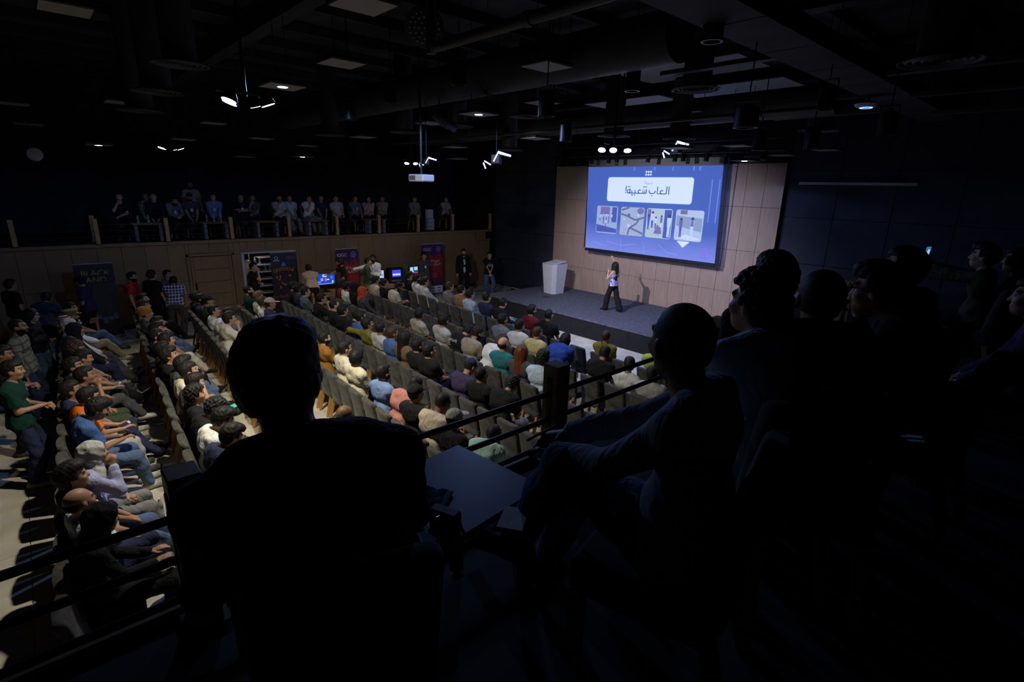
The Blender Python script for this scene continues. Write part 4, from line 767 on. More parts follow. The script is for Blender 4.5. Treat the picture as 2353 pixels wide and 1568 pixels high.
tab = thing('tablet_display', (-17.72,9.5,.66), math.radians(-15), 'small upright tablet with a pale lit page', 'tablet'); MB().box((0,0,.37), (.02,.24,.32), .006).build('housing', MT['black'], tab); MB().box((0,0,.1), (.02,.03,.2)).box((0,0,.008), (.14,.14,.016)).build('stand', MT['black'], tab)
lit_pic('tablet_page', (.5,.6,.95), tab, -.1,.1,.23,.51,.012, [(.1,.9,.75,.9,(.55,.45,.7)),(.55,.85,.25,.5,(.2,.25,.5))])
crt = thing('crt_television', (-17.75,10.1,.66), math.radians(-8), 'old boxy tube television with a blue and white picture', 'television'); MB().box((0,0,.28), (.3,.6,.56), .03).box((-.22,0,.3), (.2,.42,.38), .05).build('cabinet', MT['black'], crt); MB().box((.155,.0,.36), (.02,.42,.34), .03).build('tube_bezel', MT['blackglass'], crt)
lit_pic('crt_picture', (.05,.07,.85), crt, -.17,.17,.24,.5,.167, [(.05,.95,.2,.48,(.6,.6,1)),(.05,.95,.05,.12,(.02,.03,.4))]); MB().box((.155,0,.09), (.01,.4,.06), .003).build('control_strip', MT['grey'], crt)
lap = thing('laptop', (-17.5,10.5,.66), math.radians(-100), 'open laptop with a bright blue page on the demo table', 'laptop'); MB().box((0,-.02,.012), (.32,.22,.018), .004).build('keyboard_deck', mat('blue_deck', (.08,.1,.3), .4), lap); MB().box((0,.12,.12), (.32,.012,.21), .004, Matrix.Rotation(-.25, 3, 'X')).build('lid', MT['black'], lap); MB().box((0,.112,.12), (.29,.006,.18), 0, Matrix.Rotation(-.25, 3, 'X')).build('display', glow('laptop_page', (.12,.32,.8), 1), lap)
m2 = thing('small_monitor', (-17.8,10.95,.66), 0, 'small monitor with white cartoon heads on its screen', 'monitor'); MB().box((0,0,.4), (.04,.46,.34), .008).build('housing', MT['black'], m2); MB().box((0,0,.12), (.03,.05,.24)).box((0,0,.01), (.16,.2,.02)).build('stand', MT['black'], m2)
lit_pic('cartoon_screen', (.03,.06,.1), m2, -.19,.19,.27,.54,.022, [(.08,.42,.4,.9,(.4,.7,.95)),(.55,.95,.45,.92,(.35,.65,.95)),(.02,.98,.02,.14,(.45,.05,.18)),(.3,.5,.2,.4,(.3,.6,.8))])
kb = tag(MB().box((-17.48,10.1,.672), (.16,.42,.02), .004).build('keyboard', mat('blue_keys', (.06,.08,.3), .4)), 'blue-lit keyboard in front of the tube television', 'keyboard')
pc = thing('computer_tower', (-17.05,7.55,0), math.radians(-15), 'black computer tower with three glowing green fans', 'computer'); MB().box((0,0,.26), (.45,.24,.52), .01).build('case', MT['black'], pc)
for k in range(3): MB().prof([(.03,0),(.055,.004),(.06,0)], (1,0,0), (.226,.06,.1+.15*k), 18, False).prof([(.001,.002),(.028,.002)], (1,0,0), (.226,.06,.1+.15*k), 12, False).build('fan_ring', glow('green_fan', (.01,.5,.2), 1.2), pc)
MB().box((.226,-.07,.42), (.004,.05,.06)).build('side_light', glow('teal_light', (.02,.3,.45), 1.0), pc)
sg = thing('table_sign', (-17.15,.42,.72), 0, 'small white sign card with a palm drawing on the far left table', 'sign'); MB().box((0,0,.08), (.01,.3,.15), .002, Matrix.Rotation(-.2, 3, 'Y')).build('card', MT['paper'], sg); MB().box((.012,-.08,.08), (.003,.06,.1), 0, Matrix.Rotation(-.2, 3, 'Y')).box((.014,.06,.06), (.003,.12,.012), 0, Matrix.Rotation(-.2, 3, 'Y')).build('print', MT['black'], sg)
tag(MB().box((-17.7,13.4,.02), (.25,.35,.03), .01).tube([(-17.6,13.4,.03),(-17.1,13.9,.02),(-16.6,14.2,.02)], .012).build('cable_box', MT['blackmetal']), 'black cable box on the floor near the stage steps', 'cable box')
tag(MB().box((XL+.005,4.84,.33), (.012,.09,.06), .003).build('wall_socket', MT['black']), 'small black socket plate low on the wall beside the doorway', 'socket')
# ---------------------------------------------------------------- chairs: fully upholstered, wooden legs
def make_chair():
    t = thing('upholstered_chair')
    f = Field((-.3,-.38,.28), (.3,.32,.56), .014); f.ell((0,0,.42), (.3,.3,.2), 0); f.F[:] = .3; X, Y, Z = f._xyz((slice(None),)*3)
    q = np.maximum(np.maximum(np.abs(X)-.19, np.abs(Y-.0)-.215), np.abs(Z-.42)-.045+.02*((X/.24)**2+(Y/.25)**2)); f.F = (np.where(q > 0, np.sqrt(np.maximum(np.abs(X)-.19,0)**2+np.maximum(np.abs(Y)-.215,0)**2+np.maximum(np.abs(Z-.42)-.045,0)**2), q)-.028+0*X).astype(np.float32)
    v, qd = net_mesh('seat', f, 0); link('seat', mesh_np('seat', v, qd), MT['velvet'], t)
    f = Field((-.3,-.42,.26), (.3,-.1,1.08), .016); X, Y, Z = f._xyz((slice(None),)*3)
    yc = -.215-.1*np.clip((Z-.45)/.55, 0, 1.2)**1.3+.018*(X/.22)**2; hz = .30-.015*(X/.22)**2
    a, b, c = np.maximum(np.abs(X)-.188+.012*np.clip((.7-Z)/.4,0,1), 0), np.maximum(np.abs(Y-yc)-.016, 0), np.maximum(np.abs(Z-.665)-hz+.03, 0); f.F = (np.sqrt(a*a+b*b+c*c)-.03).astype(np.float32)
    v, qd = net_mesh('backrest', f, 0); link('backrest', mesh_np('backrest', v, qd), MT['velvet'], t)
    for i in (-1,1):
        MB().add([(i*.2-.02,.185,.0),(i*.2+.02,.185,.0),(i*.2+.02,.225,.0),(i*.2-.02,.225,.0),(i*.2-.025,.18,.38),(i*.2+.025,.18,.38),(i*.2+.025,.23,.38),(i*.2-.025,.23,.38)], [(0,1,2,3),(4,5,6,7),(0,1,5,4),(1,2,6,5),(2,3,7,6),(3,0,4,7)]).build('leg', MT['legwood'], t)
        MB().add([(i*.19-.02,-.33,.0),(i*.19+.02,-.33,.0),(i*.19+.02,-.29,.0),(i*.19-.02,-.29,.0),(i*.18-.025,-.235,.42),(i*.18+.025,-.235,.42),(i*.18+.025,-.185,.42),(i*.18-.025,-.185,.42)], [(0,1,2,3),(4,5,6,7),(0,1,5,4),(1,2,6,5),(2,3,7,6),(3,0,4,7)]).build('leg', MT['legwood'], t)
    return t
CHAIR0 = make_chair(); _used = [False]
def chair(x, y, rz, label, group, z=0.0):
    c = CHAIR0 if not _used[0] else copy_tree(CHAIR0); _used[0] = True
    c.location = (x,y,z); c.rotation_euler = (0,0,rz); tag(c, label, 'chair', group); return c
#        y at x=-6, slope, first x, step, count
ROWS = {1:(8.37,-.05,-15.05,.61,18), 2:(7.17,-.05,-15.07,.585,19), 3:(5.98,-.055,-15.16,.533,21), 4:(4.72,-.04,-15.2,.5,22), 5:(3.45,-.05,-15.3,.51,22), 6:(2.20,-.06,-15.4,.52,21), 7:(.92,-.07,-15.4,.53,21), 8:(-.27,-.05,-15.3,.5,22)}
BACK = .31                                   # from the seat centre to the top of the backrest
def seat_pos(r, k):
    y0, s, x0, dx, n = ROWS[r]; x = x0+dx*k; return x, y0+s*(x+6)+BACK
def seat_near(r, x): return max(0, min(ROWS[r][4]-1, round((x-ROWS[r][2])/ROWS[r][3])))
for r in ROWS:
    for k in range(ROWS[r][4]):
        x, y = seat_pos(r, k)
        chair(x, y, math.atan(ROWS[r][1])+random.gauss(0,.03), 'charcoal velvet chair, %s row from the stage, %s seat from the far wall' % (ORD[r], ORD[k+1]), 'audience chairs')
# ---------------------------------------------------------------- people
PI = math.pi
POSES = dict(
 S1=dict(), S2=dict(lean=.2,slump=.5,ar=(.13,.66,.1),al=(-.12,.6,.1),wr=(.04,.2,.64),wl=(-.06,.2,.64),head=(0,.05,0)),
 S3=dict(wr=(.05,.15,1.06),pr=(.4,.3,-1),hr=(-.3,.1,1),wl=(.04,.2,.7),lean=-.05,slump=.4,curl=1.1), S4=dict(lean=-.1,slump=.8,head=(0,-.5,0),wr=(.06,.28,.76),wl=(-.06,.28,.76),hr=(-.2,1,.2),hl=(.2,1,.2),curl=.9),
 S5=dict(lean=-.5,slump=1,head=(0,.1,0),wr=(.05,.48,.68),wl=(-.05,.48,.68),hr=(-.6,.8,-.1),hl=(.6,.8,-.1),curl=.9), S6=dict(lean=.1,wr=(-.12,.13,.83),wl=(.12,.15,.86),head=(.25,.05,0),pr=(1,.1,-.6),pl=(-1,.1,-.6)),
 S7=dict(lean=.1,slump=.3,ar=(-.08,.6,.3),kr=(0,.2,1),wr=(.06,.24,.7),wl=(-.08,.22,.68),head=(-.1,.08,0)), S8=dict(head=(-.3,.06,0),wl=(-.6,-.2,.98),pl=(-.3,-1,.5),hl=(-1,0,-.3),lean=.1),
 S9=dict(lean=-.04,slump=.4,head=(.1,-.25,0),wr=(.1,.3,.72),wl=(-.1,.3,.72),hr=(-.2,1,.2),hl=(.2,1,.2)), S10=dict(lean=.08,side=.1,head=(.45,.02,.05),wr=(.1,.22,.64),ar=(.15,.58,.1)),
 S11=dict(lean=-.3,slump=1,head=(.1,-.75,0),wr=(.04,.34,.74),wl=(-.06,.34,.74)),
 S12=dict(lean=.14,slump=.4,ar=(.02,.72,.1),al=(-.1,.68,.1),wr=(.06,.2,.66),wl=(-.1,.22,.64),head=(-.15,.06,0)),
 T1=dict(kind='stand',head=(.05,0,0)), T2=dict(kind='stand',wr=(.03,.24,1.1),wl=(-.05,.25,1.08),head=(.1,-.12,0),curl=1.0), T3=dict(kind='stand',lean=-.6,wr=(.2,.6,.8),wl=(-.15,.6,.8),head=(0,-.1,0),pelvis=(0,-.08,.92)),
 T4=dict(kind='stand',wr=(.78,.3,1.27),pr=(.3,-.3,-1),hr=(1,.3,.4),wl=(-.08,.26,1.02),curl=.1,head=(-.7,0,0)), T5=dict(kind='stand',wr=(.07,.16,1.45),pr=(.6,.3,-1),hr=(-.3,.1,1),wl=(.06,.2,1.12),head=(0,-.05,0),curl=1.1), T6=dict(kind='stand',wr=(-.02,.16,.88),wl=(.0,.17,.88),head=(0,-.1,0),curl=1.0),
 T7=dict(kind='stand',wr=(.33,.5,1.16),wl=(-.02,.22,1.0),hr=(.3,1,-.2),head=(-.3,-.3,0),lean=-.1),
)
LIB = {}
def lib(n):
    if n not in LIB: LIB[n] = build_human(Pose(**POSES[n]))
    return LIB[n]
HP = {}
def headwear(k):
    if k not in HP: HP[k] = head_piece(k)
    return HP[k]
SKIN = [mat('skin_%d' % i, c, .5, .08, 8, spec=.4) for i, c in enumerate(((.52,.31,.20),(.42,.235,.14),(.32,.17,.1),(.16,.085,.05)))]
LIPS = [mat('lips_%d' % i, c, .45, .05) for i, c in enumerate(((.42,.18,.13),(.34,.14,.1),(.26,.1,.075),(.13,.06,.045)))]
HAIRC = dict(k=mat('hair_black', (.012,.01,.009), .6, .3, 30, .12, 200., spec=.25), b=mat('hair_brown', (.045,.024,.013), .6, .3, 30, .12, 200.), l=mat('hair_light_brown', (.13,.07,.035), .5, .3, 30, .3, 200.), r=mat('hair_auburn', (.14,.035,.012), .45, .35, 30, .3, 200.), g=mat('hair_grey', (.06,.055,.05), .6, .3, 30))
CL = dict(cream=(.62,.57,.43), white=(.72,.72,.7), black=(.012,.012,.0135), navy=(.025,.03,.075), blue=(.06,.13,.33), royal=(.03,.07,.38), grey=(.22,.22,.22), lgrey=(.42,.42,.4), dgrey=(.07,.07,.072), maroon=(.12,.012,.02), olive=(.19,.16,.03), lime=(.42,.52,.1), tan=(.33,.18,.1), paleblue=(.45,.55,.68), taupe=(.32,.27,.2), teal=(.03,.17,.2), yellow=(.55,.48,.22), slate=(.15,.17,.21), mustard=(.33,.15,.025), denim=(.16,.24,.46), pink=(.42,.175,.15), beige=(.4,.34,.27), mint=(.36,.55,.48), purple=(.05,.035,.09), brown=(.16,.1,.055), green=(.035,.11,.05), forest=(.05,.07,.035), orange=(.72,.17,.015), red=(.4,.03,.03), lilac=(.35,.36,.55), khaki=(.34,.27,.15), jeans=(.09,.14,.25), ljeans=(.25,.33,.42), dkhaki=(.18,.15,.09), wine=(.2,.03,.05), rose=(.45,.33,.27), dgreen=(.006,.04,.026), rust=(.5,.075,.02), greyblue=(.1,.13,.17), chambray=(.3,.32,.36))
def cloth(c): return fold_mat('cloth_'+c, CL[c])
SPECIAL = dict(plaid=lambda: check_mat('cloth_plaid', (.02,.025,.09), (.5,.5,.6), (14,)), beigeplaid=lambda: check_mat('cloth_beige_plaid', (.2,.19,.13), (.08,.08,.06), (9,)), stripe=lambda: stripe_mat('cloth_stripe', (.5,.5,.52), (.06,.09,.2), 5), wstripe=lambda: stripe_mat('cloth_fine_stripe', (.7,.7,.7), (.4,.42,.45), 22), beanie=lambda: stripe_mat('knit_stripe', (.1,.03,.05), (.5,.35,.33), 10), print=lambda: check_mat('cloth_print', (.55,.55,.7), (.1,.1,.35), (22,)))
def fold_mat(name, c):
    """cloth with soft folds"""
    if name in _M: return _M[name]
    m = mat(name, c, .9, .05, 9, spec=.2); nt = m.node_tree; N = nt.nodes.new; L = nt.links.new; tc = [n for n in nt.nodes if n.type == 'TEX_COORD'][0]; mp = N('ShaderNodeMapping'); mp.inputs['Scale'].default_value = (1,1,.6); L(tc.outputs['Object'], mp.inputs[0])
    no = N('ShaderNodeTexNoise'); no.inputs['Scale'].default_value = 11; no.inputs['Detail'].default_value = 2; no.inputs['Distortion'].default_value = 1.4; L(mp.outputs[0], no.inputs['Vector']); bu = N('ShaderNodeBump'); bu.inputs['Strength'].default_value = .75; bu.inputs['Distance'].default_value = .03
    L(no.outputs['Fac'], bu.inputs['Height']); L(bu.outputs[0], nt.nodes['Principled BSDF'].inputs['Normal']); return m
def cmat(c): return SPECIAL[c]() if c in SPECIAL else cloth(c)
LANY = mat('lanyard_ribbon', (.14,.06,.4), .6, .1)
def lanyard(par, data):
    p = data['pose']; R = p.R; c = p.chest+R@V3(0,.135*min(1.1, p.stout),-.02); pts = [p.neck+R@V3(-.075,-.02,.0), p.upper+R@V3(-.07,.095,.02), c, p.upper+R@V3(.07,.095,.02), p.neck+R@V3(.075,-.02,.0), p.neck+R@V3(0,-.085,.0), p.neck+R@V3(-.075,-.02,.0)]
    o = MB().tube([tuple(q) for q in pts], .007, 5).build('lanyard', LANY, par); q = c+R@V3(0,.012,-.06); MB().box(tuple(q), (.07,.008,.1), .002).build('badge', MT['paper'], o)
def eyeglasses(par, H):
    m = MB()
    for i in (1,-1): m.tube([(i*.034+.024*math.cos(a*PI/6), .108, .012+.019*math.sin(a*PI/6)) for a in range(13)], .0028, 5); m.tube([(i*.06,.106,.016),(i*.084,.0,.014)], .0028, 5)
    m.tube([(-.012,.11,.014),(.012,.11,.014)], .0028, 5); o = m.build('eyeglasses', MT['black'], par); o.matrix_local = H
def person(pose, loc, rz, shirt, long=False, hair='short', hc='k', skin=1, beard=False, trousers='black', shoes='dgrey', label='', scale=1.0, wear=None, lany=False, glasses=False, group=None, turn_head=None, data=None, jacket=None):
    d = data or lib(pose); t = thing('person', loc, rz, label, 'person', group, scale)
    hm = HAIRC[hc]; link('body', d['body'], [SKIN[skin], HAIRC['k'], hm if beard else SKIN[skin], LIPS[skin]], t)
    link('shirt', d['shirt_long' if long else 'shirt_short'], cmat(shirt), t); link('trousers', d['trousers'], cmat(trousers), t)
    for i in (1,-1): link('shoe', d['shoe%d' % i], cmat(shoes), t)
    if hair:
        nm = {'hijab':'headscarf','cap':'cap','beret':'flat_cap','beanie':'beanie'}.get(hair, 'hair')
        o = link(nm, headwear(hair), cmat(wear) if wear else hm, t); o.matrix_local = d['H']
        if hair == 'cap' and False: pass
        if hair in ('cap','beret','beanie'): o2 = link('hair', headwear('crop'), hm, t); o2.matrix_local = d['H']
    if lany: lanyard(t, d)
    if glasses: eyeglasses(t, d['H'])
    return t
# seated audience: row, x, pose, shirt, options, short description (clothes, pose, what is held)
A = [
 (1,-15.3,'S1','black',{},'dark tee'), (1,-15.0,'S6','white',dict(beard=1),'white tee, arms folded'), (1,-13.75,'S2','white',dict(long=1,glasses=1),'white shirt and glasses, leaning back'), (1,-12.63,'S1','grey',dict(hc='b'),'grey tee'), (1,-11.82,'S1','tan',{},'tan brown tee'), (1,-11.3,'S2','paleblue',dict(long=1),'pale blue shirt'), (1,-10.5,'S1','navy',{},'navy tee'), (1,-10.0,'S9','black',dict(long=1),'black shirt holding a booklet'),
 (1,-8.8,'S1','maroon',dict(beard=1,long=1),'maroon sweater'), (1,-8.15,'S1','black',dict(hair='crop'),'black polo'), (1,-6.8,'S2','olive',dict(hair='crop',hc='b',long=1),'olive green shirt'), (1,-5.3,'S1','lime',{},'lime green tee'),
 (2,-15.1,'S1','cream',{},'cream tee'), (2,-14.4,'S1','black',dict(hair='bun',lany=1),'black top'), (2,-13.8,'S4','cream',dict(beard=1,trousers='ljeans'),'cream tee and jeans, typing on a phone'),
 (2,-8.55,'S1','slate',dict(long=1),'slate grey shirt'), (2,-8.0,'S1','wstripe',dict(long=1),'striped white shirt'), (2,-7.4,'S1','yellow',dict(hair='crop',hc='b'),'pale yellow tee'), (2,-6.85,'S5','royal',dict(hc='k',hair='full'),'royal blue polo'), (2,-5.95,'S4','black',dict(lany=1,beard=1),'black tee and purple lanyard, head bowed'), (2,-5.5,'S10','white',{},'white tee'), (2,-4.85,'S2','lgrey',dict(beard=1),'light grey tee, head tipped back'),
 (3,-15.2,'S1','wine',dict(hair='long'),'wine red top'), (3,-14.8,'S10','white',dict(long=1),'white shirt'), (3,-14.25,'S1','black',dict(hair='hijab',wear='black',long=1),'black headscarf and coat'), (3,-13.4,'S1','dgrey',dict(hair='hijab',wear='rust',long=1,lany=1),'orange headscarf and dark top'),
 (3,-10.6,'S10','beige',dict(skin=2),'beige tee, turned sideways'), (3,-9.2,'S10','lgrey',dict(beard=1,scale=1.04),'grey-green tee, looking right'), (3,-8.6,'S11','black',dict(hair='full'),'black printed tee, head bowed'), (3,-8.15,'S4','taupe',dict(beard=1),'taupe tee, head bowed'), (3,-7.6,'S5','white',dict(hair='full',hc='b',long=1),'white hoodie'), (3,-7.1,'S1','teal',dict(hair='balding'),'teal tee'), (3,-6.65,'S1','dgrey',dict(hair='long',hc='r',long=1),'dark grey top under long auburn hair'), (3,-6.1,'S3','paleblue',dict(hair='curly',long=1),'pale blue shirt, hand to chin'),
 (4,-15.4,'S1','black',dict(beard=1,skin=0),'black tee by the aisle'), (4,-14.75,'S1','navy',dict(hair='full',long=1),'navy jacket'), (4,-14.1,'S1','greyblue',{},'blue grey tee'), (4,-13.4,'S3','black',dict(lany=1,glasses=1),'black tee and lanyard, holding a cup'), (4,-12.2,'S1','black',dict(hair='crop',lany=1),'black polo and lanyard'), (4,-11.8,'S1','black',dict(hair='full',lany=1),'black tee and lanyard'), (4,-11.3,'S4','black',dict(hair='full'),'black tee, looking down'), (4,-10.9,'S1','blue',{},'blue shirt'), (4,-10.45,'S8','olive',dict(hair='full',long=1),'olive shirt, arm along the next chair'), (4,-10.0,'S10','lgrey',dict(hair='crop'),'light grey tee'), (4,-9.45,'S1','blue',dict(hair='short',hc='b'),'mid blue tee'), (4,-8.85,'S1','brown',dict(hair='long',long=1),'brown coat'), (4,-8.3,'S1','black',dict(lany=1,beard=1),'black tee with collar ribbon'), (4,-7.8,'S7','black',dict(skin=0),'black tee with red shoulder strap'), (4,-6.85,'S4','purple',dict(hair='cap',wear='navy'),'navy cap and violet tee, holding a phone'), (4,-6.2,'S1','black',dict(hair='crop',glasses=1),'black tee and glasses'), (4,-5.75,'S11','black',dict(hair='curly',trousers='lgrey'),'black tee, bent over a phone'),
 (5,-15.6,'S1','dgreen',dict(beard=1,hair='crop'),'dark green tee'), (5,-14.4,'S1','lgrey',dict(hc='l',hair='full'),'light grey tee with a bag strap'), (5,-13.7,'S10','white',dict(hc='b'),'white tee near the aisle'), (5,-13.1,'S1','navy',dict(hair='cap',wear='beige'),'beige cap'), (5,-9.5,'S1','mustard',dict(beard=1,lany=1),'mustard tee'), (5,-8.9,'S1','cream',dict(glasses=1),'cream shirt and glasses'), (5,-8.35,'S10','cream',dict(hair='full'),'cream tee, leaning right'), (5,-7.3,'S1','denim',dict(beard=1,long=1,skin=0),'denim blue shirt'), (5,-6.55,'S11','pink',dict(hair='crop'),'pink tee, bent forward'), (5,-6.15,'S1','black',dict(hair='cap',wear='black'),'black cap and black polo'), (5,-5.75,'S4','beige',dict(hair='crop',skin=3),'beige tee, looking down'), (5,-5.2,'S1','black',dict(hair='cap',wear='grey'),'grey cap and black tee'), (5,-4.6,'S5','mint',dict(hair='crop'),'mint green tee, leaning forward'),
 (6,-15.4,'S1','black',dict(hair='full'),'black tee by the door'), (6,-14.95,'S1','navy',dict(beard=1,lany=1),'navy tee and lanyard'), (6,-14.4,'S1','forest',dict(hair='cap',wear='black',lany=1),'dark cap and green shirt'), (6,-13.4,'S7','white',dict(trousers='jeans'),'white tee and jeans, legs crossed'), (6,-12.9,'S4','white',dict(long=1,hair='full'),'white shirt, looking down'), (6,-12.3,'S3','cream',dict(skin=1,hair='full'),'cream tee, elbow on the chair'), (6,-6.2,'S4','navy',dict(hair='crop',hc='l'),'navy tee, half hidden, head bowed'),
 (7,-15.5,'S7','navy',dict(lany=1,skin=0),'navy tee, hands on lap'), (7,-14.95,'S1','cream',dict(hair='full',hc='b',lany=1,skin=0),'cream top with bag strap'), (7,-13.8,'S1','dgrey',dict(hair='beanie',wear='mustard',long=1,trousers='jeans'),'mustard beanie'), (7,-12.9,'S1','paleblue',dict(beard=1),'pale blue tee'), (7,-12.2,'S7','grey',dict(trousers='cream',hair='full'),'grey tee and cream trousers, legs crossed'), (7,-11.6,'S2','black',dict(trousers='grey'),'black tee and grey trousers'), (7,-11.0,'S1','navy',dict(hair='full'),'dark navy tee'), (7,-10.6,'S2','black',dict(glasses=1,trousers='jeans'),'black tee, glasses and jeans'), (7,-9.95,'S1','black',dict(hair='full'),'black top and black trousers'), (7,-9.4,'S3','dgrey',dict(trousers='khaki',hair='full'),'dark tee and khaki trousers, hand on face'), (7,-8.9,'S3','cream',dict(trousers='khaki'),'cream bag strap and khaki trousers'), (7,-8.3,'S9','dgrey',dict(trousers='jeans'),'charcoal tee holding a green leaflet'), (7,-7.8,'S1','black',dict(hair='curly',lany=1),'black tee, purple lanyard and pale backpack'), (7,-7.3,'S4','black',dict(hair='curly',trousers='ljeans',glasses=1),'black tee with a grey bag on lap'), (7,-6.8,'S4','white',dict(long=1,hair='full',trousers='khaki'),'white shirt, looking at a phone'), (7,-6.25,'S4','navy',dict(hair='full'),'navy tee, holding a phone'),
 (8,-15.15,'S7','stripe',dict(trousers='jeans'),'striped grey and navy tee'), (8,-14.5,'S7','white',dict(hair='beret',wear='dkhaki',trousers='khaki',beard=1,long=1),'olive flat cap and white shirt'), (8,-13.7,'S1','dgrey',dict(hair='beanie',wear='beanie',long=1),'striped knitted hat'), (8,-13.15,'S1','white',dict(hair='hijab',wear='cream',long=1),'cream headscarf and white top'), (8,-12.7,'S1','black',dict(hair='hijab',wear='black',long=1),'black headscarf and black coat'), (8,-11.9,'S1','black',dict(hair='long'),'black tee and long hair'), (8,-11.5,'S1','dgrey',dict(hair='curly',hc='b'),'dark grey tee with curly hair'), (8,-11.0,'S9','black',{},'black tee holding a leaflet'), (8,-10.35,'S7','black',dict(skin=2),'black tee, legs crossed'), (8,-9.7,'S3','dgrey',dict(trousers='forest',skin=2),'charcoal tee, chin on hand'), (8,-9.2,'S2','navy',dict(lany=1,trousers='navy'),'navy tee, lanyard and jeans'), (8,-8.65,'S9','orange',dict(glasses=1,beard=1,lany=1,trousers='lgrey',skin=1),'orange tee and glasses holding a booklet'), (8,-8.2,'S4','blue',dict(lany=1,trousers='jeans',hair='full',skin=2),'blue tee and jeans holding a phone'), (8,-6.9,'S3','lilac',dict(hair='hijab',wear='lgrey',long=1,trousers='grey'),'grey headscarf and lilac shirt, hand at mouth'), (8,-6.3,'S1','black',dict(hair='full',lany=1),'black tee, dark hair'), (8,-5.8,'S6','white',dict(hair='balding',lany=1,beard=1,skin=1),'white tee and purple lanyard, arms folded'), (8,-5.15,'S9','black',dict(hair='hijab',wear='black',long=1),'black headscarf and long black robe'),
]
TAKEN = {}
for (r, x, pose, shirt, kw, desc) in A:
    k = seat_near(r, x)
    while (r, k) in TAKEN: k += 1
    if r >= 6 and pose == 'S1': pose = ('S2','S12','S1')[k % 3]
    TAKEN[(r, k)] = 1; sx, sy = seat_pos(r, k); kw = dict(kw); sc = kw.pop('scale', 1.0)*random.uniform(1.06,1.11)
    kw.setdefault('hair', 'short'); kw.setdefault('skin', random.choice((0,1,1,2))); kw.setdefault('trousers', random.choice(('black','navy','dgrey','jeans'))); kw.setdefault('shoes', random.choice(('black','dgrey','lgrey')))
    turn = max(-.35, min(.3, -math.atan2(-10.2-sx, 14-sy)*.35))+random.gauss(0,.06)
    kw = {a: (bool(b) if a in ('beard','long','lany','glasses') else b) for a, b in kw.items()}
    person(pose, (sx,sy+.02,0), turn, shirt, label='person in %s, %s row, %s from far wall' % (desc, ORD[r], ORD[k+1]), scale=sc, group='seated audience', **kw)
# standing by the left wall and behind the last row
ST = [
 ('T2',-9.35,-.5,-10,'dgreen',dict(trousers='navy',shoes='khaki',beard=0,skin=1),'person in dark green polo and jeans standing behind the last row',1.02), ('T1',-12.05,-.42,-15,'beigeplaid',dict(beard=1,long=1,trousers='navy',shoes='lgrey',skin=2,hair='crop'),'bearded person in beige checked shirt standing behind the last row',1.03), ('T2',-10.6,-.62,-12,'black',dict(skin=2),'person in black standing at far left raising a camera',.98), ('T2',-13.7,-.25,-25,'black',dict(hair='long',glasses=1,trousers='jeans',long=1,skin=0),'person with glasses in black top and jeans, hands raised',.95), ('T3',-15.75,-.05,70,'navy',dict(skin=1),'person in navy tee leaning over at far left',.98), ('T1',-17.3,-.55,30,'black',dict(),'dim figure in black at the far left edge',1.0),
 ('T7',-17.0,.85,150,'navy',dict(skin=0),'person in navy tee looking down before the yellow-lettered banner',1.0), ('T1',-17.2,1.85,-25,'red',dict(beard=1,skin=0),'person in red shirt standing by the wall',1.0), ('T1',-17.05,2.28,40,'black',dict(hair='bun',skin=0),'person in black sweater with tied hair by the wall',1.02), ('T3',-16.5,2.65,75,'plaid',dict(trousers='dgrey',skin=1),'person in navy checked shirt bending over the narrow stand',1.0), ('T1',-17.75,2.75,-40,'dgrey',dict(),'figure half hidden behind the navy checked shirt',.95),
 ('T5',-17.5,5.0,-35,'black',dict(skin=0,trousers='navy'),'person in black tee with hand to face in the doorway',1.0), ('T3',-16.85,6.55,80,'rose',dict(long=1,skin=1),'person in rose shirt bending over the monitor table',1.0), ('T7',-17.05,7.75,160,'black',dict(hair='full',beard=1,skin=1),'person in black reaching towards the wide monitor',1.0), ('T2',-16.8,8.5,-30,'forest',dict(long=1,trousers='khaki',skin=0),'person in forest green shirt and khaki trousers by the demo table',1.0), ('T4',-17.05,8.85,-115,'white',dict(long=1,lany=1,beard=1,skin=3,trousers='dgrey'),'person in white shirt and lanyard with one arm stretched out',1.03),
 ('T6',-17.2,11.05,-100,'dgrey',dict(long=1,lany=1,hair='full',skin=1,trousers='dgrey'),'person in grey suit with hands clasped beside the banner',1.0), ('T1',-17.1,12.85,-105,'white',dict(lany=1,beard=1,skin=0,long=1),'person in white tee under dark jacket with badge near the stage',1.02), ('T6',-16.3,13.55,-115,'black',dict(trousers='jeans',skin=0),'person in printed black tee and jeans beside the stage',.98),
]
STAND = []
for (pose, x, y, rz, shirt, kw, lab, sc) in ST:
    kw = {a: (bool(b) if a in ('beard','long','lany','glasses') else b) for a, b in kw.items()}; kw.setdefault('hair', 'short'); STAND.append(person(pose, (x,y,0), math.radians(rz), shirt, label=lab, scale=sc*1.045, group='people standing by the left wall', **kw))
# open dark jacket over the white tee: two front panels and sleeves cut from the long-sleeved shape
def jacket(data, par, m):
    p = data['pose']; f = Field(p.lo, p.hi, .011); torso(f, p, .03); Xs = p.R@V3(1,0,0); q0 = p.P-p.R@V3(0,0,.1); f.cap(q0-Xs*.08, q0+Xs*.08, .15, k=.04)
    for i in (1,-1): arm(f, p, i, .026, fore_to=.95)
    g = p.chest; f.cap(g+p.R@V3(0,.16,.14), q0+p.R@V3(0,.2,-.2), .075, .06, sub=True, k=.02); f.cut(q0-p.R@V3(0,0,.07), (0,0,-1)); f.ell(p.neck+V3(0,.03,.03), (.075,.075,.07), 0, sub=True)
    v, q = net_mesh('jacket', f, 0); link('jacket', mesh_np('jacket', v, q), m, par)
jacket(lib('T1'), STAND[17], cloth('black')); jacket(lib('T6'), STAND[16], cloth('dgrey'))
